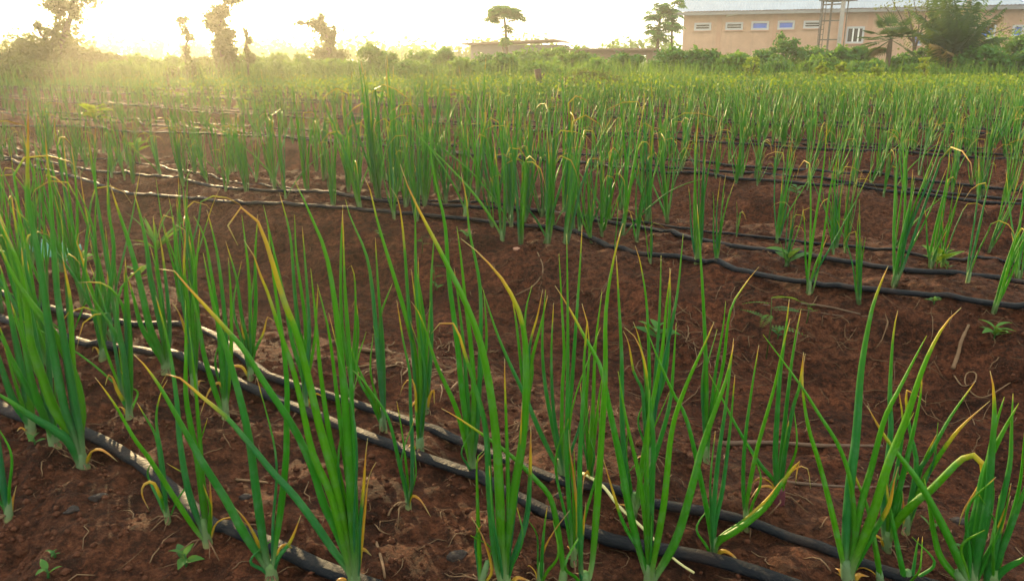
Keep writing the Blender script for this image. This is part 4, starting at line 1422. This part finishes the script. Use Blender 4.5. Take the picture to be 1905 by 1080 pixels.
lad.box(0.02, 0.05, -0.16, -0.12, -0.1, Ht - 0.01).build('ladder', M_STEEL, to)
i = 0.3
while i < Ht - 0.2:
    MB().box(0.052, 0.298, -0.15, -0.13, i, i + 0.03).build('rung', M_STEEL, to)
    i += 0.28
MB().tube([(0.2, 0.5, Ht + 0.092), (0.2, 0.5, Ht + 0.5)], 0.04, 6).build('pipe', M_STEEL, to)

# the two ruins
r1 = Wall(876, 46, 1042, 45)
ro = r1.root('flat_roofed_ruin', 'long grey flat roofed ruin with a drooping roof edge behind the papaya tree', 'building')
H1 = r1.pt(876, 84)[1]
MB().box(0, r1.len, 0, 0.3, -0.2, H1).box(0, 0.3, 0.3, 4, -0.2, H1 - 0.002).box(r1.len - 0.3, r1.len, 0.3, 4, -0.2, H1 - 0.002).build('wall', M_GREYBLOCK, ro)
MB().prism([(-0.45, -0.35, H1 + 0.01), (0.1, -0.35, H1 + 0.01), (r1.len - 0.4, -0.35, H1 + 0.20), (r1.len + 0.2, -0.35, H1 + 0.10), (r1.len - 0.3, -0.35, H1 + 0.30), (-0.45, -0.35, H1 + 0.10)], (0, 4.7, 0)).build('roof', M_MUD, ro)
for f in (0.3, 0.62):
    wn_ = MB().box(r1.len * f, r1.len * f + 0.9, -0.03, -0.001, H1 - 1.2, H1 - 0.45).build('window', M_DARK, ro)
r2 = Wall(1060, 41, 1214, 40)
ro2 = r2.root('low_brown_ruin', 'low brown mud walled ruin with a pale doorway at its right end', 'building')
H2 = r2.pt(1214, 94)[1]
dx0, dx1 = r2.pt(1187, 105)[0], r2.pt(1203, 105)[0]
MB().box(0, dx0, 0, 0.3, -0.2, H2).box(dx1, r2.len, 0, 0.3, -0.2, H2).box(dx0, dx1, 0, 0.3, H2 - 0.22, H2).box(r2.len - 0.3, r2.len, 0.3, 3.5, -0.2, H2 - 0.002).build('wall', M_MUD, ro2)
MB().box(-0.2, r2.len + 0.15, -0.2, 3.7, H2 + 0.002, H2 + 0.10).build('roof', M_MUD, ro2)
MB().box(dx0 + 0.05, dx0 + 0.30, 0.31, 0.35, -0.2, H2 - 0.35).build('door', M_WHITE, ro2)

# ------------------------------------------------------------------ things standing among the onions
pb = ground(1004, 176)
po = empty('wooden_post', pb, 'dark crooked wooden post sticking up among the far onions', 'post')
kk = pb.y / 1500
MB().tube([(0.03, 0, -0.1), (0.01, 0, 10 * kk), (-0.02, 0, 28 * kk), (-0.05, 0, 46 * kk)], [6 * kk, 6 * kk, 5.5 * kk, 6.5 * kk], 8).build('stump', M_WOOD, po, True)
MB().tube([(-0.02, 0, 24 * kk), (4 * kk, 0, 30 * kk), (8 * kk, 0, 38 * kk)], [2.5 * kk, 2 * kk, 1.2 * kk], 6).build('broken_branch', M_WOOD, po, True)

r_ = np.random.default_rng(77)
# low weeds between the far onions, uncountable
n = 42000
yy = 12 + 12.5 * r_.random(n) ** 0.7
xx = (r_.random(n) * 1.5 - 0.62) * yy
keep = (vnoise(xx * 0.5, yy * 0.5, 55) + 0.5 + 0.25 * np.clip(xx / 8, -1, 1)) > 0.52
xx, yy = xx[keep], yy[keep]
n = len(xx)
P = np.stack([xx, yy, height(xx, yy) + 0.08 + 0.30 * r_.random(n)], 1)
nor = r_.normal(size=(n, 3)) * 0.6 + np.array([0, 0, 0.7])
nor /= np.linalg.norm(nor, axis=1)[:, None]
a = np.cross(nor, r_.normal(size=(n, 3)))
a /= np.linalg.norm(a, axis=1)[:, None]
b = np.cross(nor, a)
s = (0.016 + 0.032 * r_.random(n) ** 2)[:, None]
V = np.stack([P - a * s, P + b * s * 0.5, P + a * s, P - b * s * 0.5], 1).reshape(-1, 3)
Q = np.arange(n * 4).reshape(n, 4)
o = crown('weed_cover', V, Q, np.repeat(np.clip(r_.random(n) * 0.7 + 0.3 * r_.random(n), 0, 1), 4), M_LEAF['lush'], None)
tag(o, None, None, None, 'stuff')
# long grass under and between the bushes
n = 30000
yy = 22 + 14 * r_.random(n)
xx = (r_.random(n) * 1.6 - 0.8) * yy
z0 = height(xx, yy)
hh = 0.35 + 0.45 * r_.random(n)
az = r_.random(n) * 6.28
w_ = 0.012 + 0.012 * r_.random(n)
lx, ly = r_.normal(size=n) * 0.12, r_.normal(size=n) * 0.12
V = np.stack([np.stack([xx - np.cos(az) * w_, yy - np.sin(az) * w_, z0 - 0.02], 1), np.stack([xx + np.cos(az) * w_, yy + np.sin(az) * w_, z0 - 0.02], 1),
              np.stack([xx + lx, yy + ly, z0 + hh], 1)], 1).reshape(-1, 3)
o = link('long_grass', mesh_np('long_grass', V, None, np.arange(n * 3).reshape(n, 3), False, {'hue': np.repeat(r_.random(n), 3)}), None, M_LEAF['mid'])
tag(o, None, None, None, 'stuff')
# far woods closing the horizon
cl = []
for i in range(80):
    x = -75 + 150 * i / 109 + random.uniform(-1, 1)
    hgt = random.uniform(1.6, 3.0)
    cl.append(((x, random.uniform(74, 86), hgt * 0.45), (random.uniform(1.2, 2.4), 1.5, hgt * 0.55), 1))
V, Q, hue = leaf_cloud(cl, 16000, 0.38, 5, 0.1)
o = crown('far_woods', V, Q, hue, M_LEAF['mid'], None)
tag(o, None, None, None, 'stuff')


# ---- weeds with real leaves
def blade(L, Wd, droop, hue, seg=5):
    """one flat leaf along +x, folded along the midrib, drooping"""
    V, T = [], []
    for i in range(seg + 1):
        u = i / seg
        w_ = Wd * math.sin(math.pi * min(0.985, 0.06 + 0.93 * u ** 0.85)) * 0.5
        x, z = L * u * (1 - 0.15 * droop * u), L * (0.25 * u - droop * u * u)
        V += [(x, -w_, z + w_ * 0.35), (x, 0, z), (x, w_, z + w_ * 0.35)]
    for i in range(seg):
        for k in (0, 1):
            q = i * 3 + k
            T += [(q, q + 3, q + 4), (q, q + 4, q + 1)]
    return mesh_from('leaf', V, T, True, {'hue': [hue] * len(V)})


def weed(label, px, py, size_px, nleaf, seed, kind='broad', mat='weed', cat='weed'):
    rs = random.Random(seed)
    b = ground(px, py)
    o = empty('weed', b, label, cat, 'weeds sprouting on the bare soil')
    k = size_px * (b - Vector((0, 0, CAM_H))).length / F
    if kind in ('broad', 'tuft'):
        hgt = k * (0.35 if kind == 'broad' else 0.08)
        MB().tube([(0, 0, -0.01), (0.003, 0, hgt * 0.5), (0, 0.002, hgt)], [0.0022, 0.002, 0.0012], 5).build('stem', M_LEAF[mat], o, True)
        base = [blade(k * (0.62 if kind == 'broad' else 1.1) * rs.uniform(.85, 1.1), k * (0.25 if kind == 'broad' else 0.09), rs.uniform(0.15, 0.45), rs.random(), 5 if kind == 'broad' else 8) for _ in range(3)]
        for i in range(nleaf):
            l = link('leaf', rs.choice(base), o, M_LEAF[mat])
            l.location = (0, 0, hgt * (0.3 + 0.7 * i / max(1, nleaf - 1)))
            l.rotation_euler = (rs.uniform(-.3, .3), -rs.uniform(0.1, 0.6) if kind == 'broad' else -rs.uniform(0.4, 1.2), i * 2.4 + rs.uniform(-.3, .3))
            sc = rs.uniform(0.6, 1.1) * (1 - 0.25 * i / nleaf)
            l.scale = (sc,) * 3
    else:                                            # fern like leaves on a thin upright stem
        hgt = k
        MB().tube([(0, 0, -0.01), (0.004, 0, hgt * 0.5), (0.0, 0.004, hgt)], [0.0024, 0.002, 0.0014], 5).build('stem', M_LEAF['olive'], o, True)
        for i in range(nleaf):
            V, T = [], []
            L = k * 0.60 * rs.uniform(.7, 1.1)
            for j in range(11):
                u = (j + 1) / 11
                x, z = L * u, L * (0.1 * u - 0.25 * u * u)
                ln = L * 0.17 * math.sin(math.pi * (0.15 + 0.75 * u))
                for sg in (-1, 1):
                    bi = len(V)
                    V += [(x, 0, z), (x + ln * 0.28, sg * ln * 0.5, z + 0.001), (x + ln * 0.15, sg * ln, z - 0.001), (x - ln * 0.16, sg * ln * 0.5, z + 0.001)]
                    T += [(bi, bi + 1, bi + 2), (bi, bi + 2, bi + 3)]
            bi = len(V)
            V += [(0, -0.0006, 0), (0, 0.0006, 0), (L, 0, L * -0.15)]
            T.append((bi, bi + 1, bi + 2))
            l = link('leaf', mesh_from('leaf', V, T, False, {'hue': [rs.random()] * len(V)}), o, M_LEAF[mat])
            l.location = (0, 0, hgt * (0.55 + 0.45 * i / max(1, nleaf - 1)))
            l.rotation_euler = (rs.uniform(-.2, .2), -rs.uniform(-0.1, 0.4), i * 2.2 + rs.uniform(-.3, .3))
    return o


weed('broad leaved seedling with pale oval leaves beside the stubby yellow tipped onion', 345, 1052, 62, 5, 1)
weed('two leaved seedling at the bottom left on the bare bank', 88, 1074, 46, 3, 2)
weed('tiny starry seedling on the bare bank above the two leaved one', 100, 1036, 26, 5, 3)
weed('small flat weed beside the white stemmed onion at far left', 64, 829, 36, 4, 4)
weed('leafy weed on the dark bank below the second bed, far right', 1848, 632, 58, 9, 5)
weed('little weed on the front hose of the second bed, right side', 1736, 566, 30, 6, 6)
weed('leafy weed on the bank under the third bed hose, right of centre', 1480, 366, 46, 7, 7)
weed('wilted broad weed between the second bed hoses, near the tall upright onion', 1466, 496, 74, 6, 8)
weed('yellow green weed at the foot of the tattered onion', 1742, 498, 64, 8, 9, 'broad', 'mid')
weed('tiny weed beside the back hose of the second bed, far right', 1760, 504, 32, 5, 10)
weed('arching grass like weed on the bank at the left, with long blades', 292, 470, 92, 12, 11, 'tuft', 'weed')
weed('fern leaved weed on a tall thin stem standing on the dark furrow bank', 1425, 668, 112, 6, 12, 'fern')
weed('little fern leaved weed low on the red bank left of centre', 808, 540, 46, 4, 13, 'fern')
weed('dark broad leaved weed behind the orange tipped onion on the bank', 1222, 640, 88, 9, 14, 'broad', 'dark')
weed('small rounded leaf weed right of the fern leaved one', 1446, 630, 44, 5, 15, 'broad', 'weed')
weed('bluish leaf weed just below the little fern leaved one', 812, 540, 30, 3, 16, 'broad', 'dark')
weed('pale weed beside the brown necked onion', 1728, 985, 34, 4, 17)
weed('pale weed left of the dense clump at the bottom right', 1788, 1030, 40, 5, 18)
weed('wispy weed on the red bank above the little fern', 785, 470, 30, 4, 19, 'fern')
weed('trailing weed on top of the red bank, centre', 868, 445, 34, 6, 20)
weed('tall bright yellow green sapling weed in the hazy left of the field', 178, 232, 66, 12, 21, 'broad', 'bright')
weed('creeping weed low at the left below the tuft of long blades', 262, 520, 46, 8, 22, 'broad', 'mid')
weed('small weed in the trough at left, near the teal scrap', 160, 492, 44, 7, 23, 'broad', 'mid')
weed('tiny weed on the far slope of the bank at right centre', 1500, 600, 34, 5, 24, 'fern')
weed('tiny weed under the second bed hose left of centre', 705, 440, 26, 5, 25)
weed('bushy weed among the tall onions of the third bed at left', 255, 290, 50, 9, 26, 'broad', 'mid')
sb = ground(1090, 172)
so = empty('thorny_shrub', sb, 'dark feathery shrub beside the crooked wooden post', 'shrub')
V, Q, hue = leaf_cloud([((u, rs.uniform(-.2, .2), v), (.26, .2, .10), 1) for u, v in ((-.35, .30), (-.1, .42), (.2, .40), (.45, .33), (.6, .26), (0, .22), (.3, .2))], 900, 0.045, 71, 0.25)
crown('foliage', V, Q, hue, M_LEAF['olive'], so)
m = MB()
for u, v in ((-.35, .30), (-.1, .42), (.2, .40), (.45, .33), (.6, .26)):
    m.tube([(0.1, 0, -0.03), (u * .6, 0, v * .6), (u, 0, v)], [.014, .01, .004], 5)
m.build('stem', M_BARK, so, True)

# torn teal plastic scrap
pb = ground(100, 478)
po = empty('plastic_scrap', pb, 'torn pale teal plastic scrap lying in the trough at the left', 'plastic scrap')
V, T = [], []
nx, ny = 16, 8
for i in range(nx):
    for j in range(ny):
        x, y = (i / (nx - 1) - .5) * 0.26, (j / (ny - 1) - .5) * 0.13
        V.append((x + .012 * math.sin(j * 2.1 + i), y + .012 * math.sin(i * 1.7), 0.03 + .022 * math.sin(i * 1.1 + j * .7) + .016 * math.sin(i * 2.3 - j * 1.9)))
for i in range(nx - 1):
    for j in range(ny - 1):
        q = i * ny + j
        T.append((q, q + ny, q + ny + 1, q + 1))
sc = link('sheet', mesh_from('sheet', V, T, True), po, M_PLASTIC)
md = sc.modifiers.new('thick', 'SOLIDIFY')
md.thickness = 0.0015
po.rotation_euler = (0.35, 0.1, -0.3)

# ---- sticks and straw one can pick out
def stick(label, pxs, r, mat=None, name='twig', lift=0.6):
    pts = [ground(*p) for p in pxs]
    b = pts[0].copy()
    o = empty(name, b, label, name.replace('_', ' '))
    c, L = spline([p - b + Vector((0, 0, r * lift)) for p in pts], max(10, len(pts) * 5))
    rad = r * (1 + 0.25 * vnoise(np.arange(len(c)) * 1.3, np.zeros(len(c)), 91)) * np.linspace(1, 0.7, len(c))
    MB().tube(c, rad, 7, 0.8).build('stalk', mat or M_STRAW, o, True)
    return o


stick('straight brown stick lying along the furrow floor at right', [(1345, 828), (1430, 826), (1530, 832), (1640, 832)], 0.008, M_WOOD)
stick('thin dark stick parallel to and below the straight one in the furrow', [(1410, 892), (1500, 902), (1600, 908), (1690, 906)], 0.004, M_WOOD)
stick('pale forked root lying up the dark bank at far right', [(1772, 688), (1782, 660), (1788, 636), (1802, 606)], 0.006)
stick('cream onion stalk fallen across both near hoses', [(1084, 892), (1120, 915), (1152, 955), (1190, 990), (1240, 1040), (1265, 1062), (1290, 1078)], 0.0032, plain('cream_stalk', (0.50, 0.48, 0.22), .6, .2, 20), 'fallen_stalk', 4.0)
stick('short grey straw on the soil between the two nearest hoses, left', [(440, 893), (475, 896), (508, 900)], 0.003)
stick('curled pale root on the dark bank, right side', [(1775, 700), (1790, 718), (1812, 712), (1815, 695), (1800, 694), (1795, 712), (1812, 735), (1836, 738), (1880, 712)], 0.0025)
stick('long brown root running down the red bank at centre', [(1000, 470), (1010, 500), (995, 530), (960, 550)], 0.003)
stick('dark twig on the bank below the second bed hose, right', [(1490, 566), (1540, 572), (1600, 586)], 0.005, M_WOOD)
stick('thin dark root lying on the bank left of the forked one', [(1420, 568), (1500, 578), (1560, 588), (1620, 590)], 0.003, M_WOOD)
stick('bent straw beside the lone three leaved onion', [(722, 960), (730, 945), (745, 935), (756, 944)], 0.002)
stick('tan straw hooked on the soil at the bottom centre', [(700, 1010), (708, 1035), (714, 1060), (716, 1078)], 0.0028)
stick('pale dry stem in the trash at the furrow edge, left of centre', [(668, 652), (690, 655), (718, 655), (730, 660)], 0.008)


def lump(label, px, py, size_px, mat):
    b = ground(px, py)
    k = size_px * (b - Vector((0, 0, CAM_H))).length / F * 0.5
    rs = random.Random(px)
    import bmesh
    bm = bmesh.new()
    bmesh.ops.create_icosphere(bm, subdivisions=3, radius=k)
    for v in bm.verts:
        p = v.co
        f = 1 + 0.5 * float(vnoise(np.array([p.x / k * 1.4 + px]), np.array([p.y / k * 1.4 + p.z / k * 1.1]), 12)[0]) + 0.3 * float(vnoise(np.array([p.x / k * 4 + px]), np.array([p.y / k * 4 + p.z / k * 3]), 13)[0])
        v.co = Vector((p.x * f * 1.2, p.y * f, p.z * f * 0.6))
    me = bpy.data.meshes.new('clod')
    bm.to_mesh(me)
    bm.free()
    me.polygons.foreach_set('use_smooth', [True] * len(me.polygons))
    o = link('clod', me, None, mat)
    o.location = b + Vector((0, 0, k * 0.12))
    return tag(o, label, 'soil clod')


M_DCLOD = plain('dark_clod', (0.025, 0.018, 0.016), 0.95, 0.4, 60, 0.6)
lump('dark clod on the near bank below the thick stemmed onion', 183, 926, 22, M_DCLOD)
lump('smaller dark clod on the near bank, left of the other dark one', 134, 950, 18, M_DCLOD)
lump('dark clod between the two nearest hoses by the grey straw', 458, 926, 18, M_DCLOD)
lump('dark crumbly clod at the bottom centre, left of the bright clump', 852, 1036, 34, M_DCLOD)
lump('dark clod just behind the front crinkled hose at centre', 1040, 922, 16, M_DCLOD)
lump('pale stone on the red bank at centre', 962, 464, 12, plain('pale_stone', (0.30, 0.16, 0.11), .9, .2, 30))
lump('dark clod on the furrow edge beside the tan curling leaf', 1784, 972, 22, M_DCLOD)

# crumbs of soil and straw litter, uncountable
n = 60000
r_ = np.random.default_rng(5)
s = 0.1 + 4.6 * r_.random(n) ** 1.3
t = -0.4 + (2.4 * s + 0.9) * r_.random(n)
x, y = s * N0 + t * D0, s * N1 + t * D1
z = height(x, y)
oct_ = np.array([(1, 0, 0), (-1, 0, 0), (0, 1, 0), (0, -1, 0), (0, 0, 1), (0, 0, -1)], float)
of = np.array([(0, 2, 4), (2, 1, 4), (1, 3, 4), (3, 0, 4), (2, 0, 5), (1, 2, 5), (3, 1, 5), (0, 3, 5)])
k = 0.0012 + 0.0075 * r_.random(n) ** 7
V = oct_[None] * k[:, None, None] * (0.65 + 0.7 * r_.random((n, 6, 1)))
ang = r_.random(n) * 6.28
ca, sa_ = np.cos(ang)[:, None], np.sin(ang)[:, None]
V = np.stack([V[..., 0] * ca - V[..., 1] * sa_ + x[:, None], V[..., 0] * sa_ + V[..., 1] * ca + y[:, None], V[..., 2] * 0.8 + z[:, None] + k[:, None] * 0.3], -1)
T = (of[None] + (np.arange(n) * 6)[:, None, None]).reshape(-1, 3)
o = link('soil_crumbs', mesh_np('soil_crumbs', V.reshape(-1, 3), None, T, False), None, M_CLOD)
tag(o, None, None, None, 'stuff')

# larger clods half sunk in the banks
n = 2600
s = 0.2 + 5.6 * r_.random(n)
t = -0.4 + (2.4 * s + 0.9) * r_.random(n)
x, y = s * N0 + t * D0, s * N1 + t * D1
z = height(x, y)
ico_v, ico_f = [], []
import bmesh as _bm
b_ = _bm.new()
_bm.ops.create_icosphere(b_, subdivisions=1, radius=1.0)
ico_v = np.array([v.co[:] for v in b_.verts])
ico_f = np.array([[v.index for v in f.verts] for f in b_.faces])
b_.free()
nv = len(ico_v)
k = 0.005 + 0.015 * r_.random(n) ** 3.5
V = ico_v[None] * k[:, None, None] * (0.6 + 0.7 * r_.random((n, nv, 1)))
V = np.stack([V[..., 0] * (0.8 + 0.6 * r_.random((n, 1))) + x[:, None], V[..., 1] * (0.8 + 0.6 * r_.random((n, 1))) + y[:, None], V[..., 2] * 0.7 + z[:, None] - k[:, None] * 0.15], -1)
T = (ico_f[None] + (np.arange(n) * nv)[:, None, None]).reshape(-1, 3)
o = link('soil_clods', mesh_np('soil_clods', V.reshape(-1, 3), None, T, True), None, M_SOIL)
tag(o, None, None, None, 'stuff')

m = MB()
rs = random.Random(8)
def litter(px, py, L, r, curl):
    b = ground(px, py)
    a = rs.uniform(0, 6.28)
    pts = []
    x, y = b.x, b.y
    for i in range(6):
        pts.append((x, y, hz(x, y) + r * 0.5 + (0.004 if 1 < i < 4 else 0) * rs.random()))
        x += math.cos(a) * L / 5
        y += math.sin(a) * L / 5
        a += rs.gauss(0, curl)
    m.tube(pts, [r * .6, r, r, r * .9, r * .7, r * .3], 4, 0.6)
for i in range(260):
    litter(rs.uniform(0, 1905), rs.uniform(560, 1078), rs.uniform(0.02, 0.08), rs.uniform(0.0006, 0.0016), 0.6)
for i in range(150):
    litter(rs.uniform(900, 1905), rs.uniform(430, 800), rs.uniform(0.04, 0.16), rs.uniform(0.0008, 0.0016), 0.3)
for i in range(70):
    litter(rs.gauss(790, 70), rs.gauss(672, 26), rs.uniform(0.03, 0.12), rs.uniform(0.001, 0.004), 0.6)
for i in range(40):
    litter(rs.gauss(1290, 60), rs.gauss(650, 45), rs.uniform(0.06, 0.2), rs.uniform(0.001, 0.0022), 0.35)
for i in range(120):
    litter(rs.uniform(150, 1300), rs.uniform(440, 640), rs.uniform(0.03, 0.1), rs.uniform(0.0008, 0.002), 0.6)
for i in range(140):
    litter(rs.uniform(700, 1905), rs.uniform(270, 480), rs.uniform(0.05, 0.2), rs.uniform(0.001, 0.0016), 0.3)
tag(m.build('straw_litter', M_STRAW, None, True), None, None, None, 'stuff')

# plants whose look and place read the same are told apart by distance
same = {}
for o in COL.objects:
    if o.name.startswith('onion_plant'):
        same.setdefault(o['label'], []).append(o)
for lab, os_ in same.items():
    if 1 < len(os_) < 4:
        os_.sort(key=lambda o: project(*o.location)[2])
        for o, wd in zip(os_, ('nearer', 'farther') if len(os_) == 2 else ('nearest', 'middle', 'farthest')):
            o['label'] = (wd + ' ' + lab).replace(', nearest bed', ', first bed')
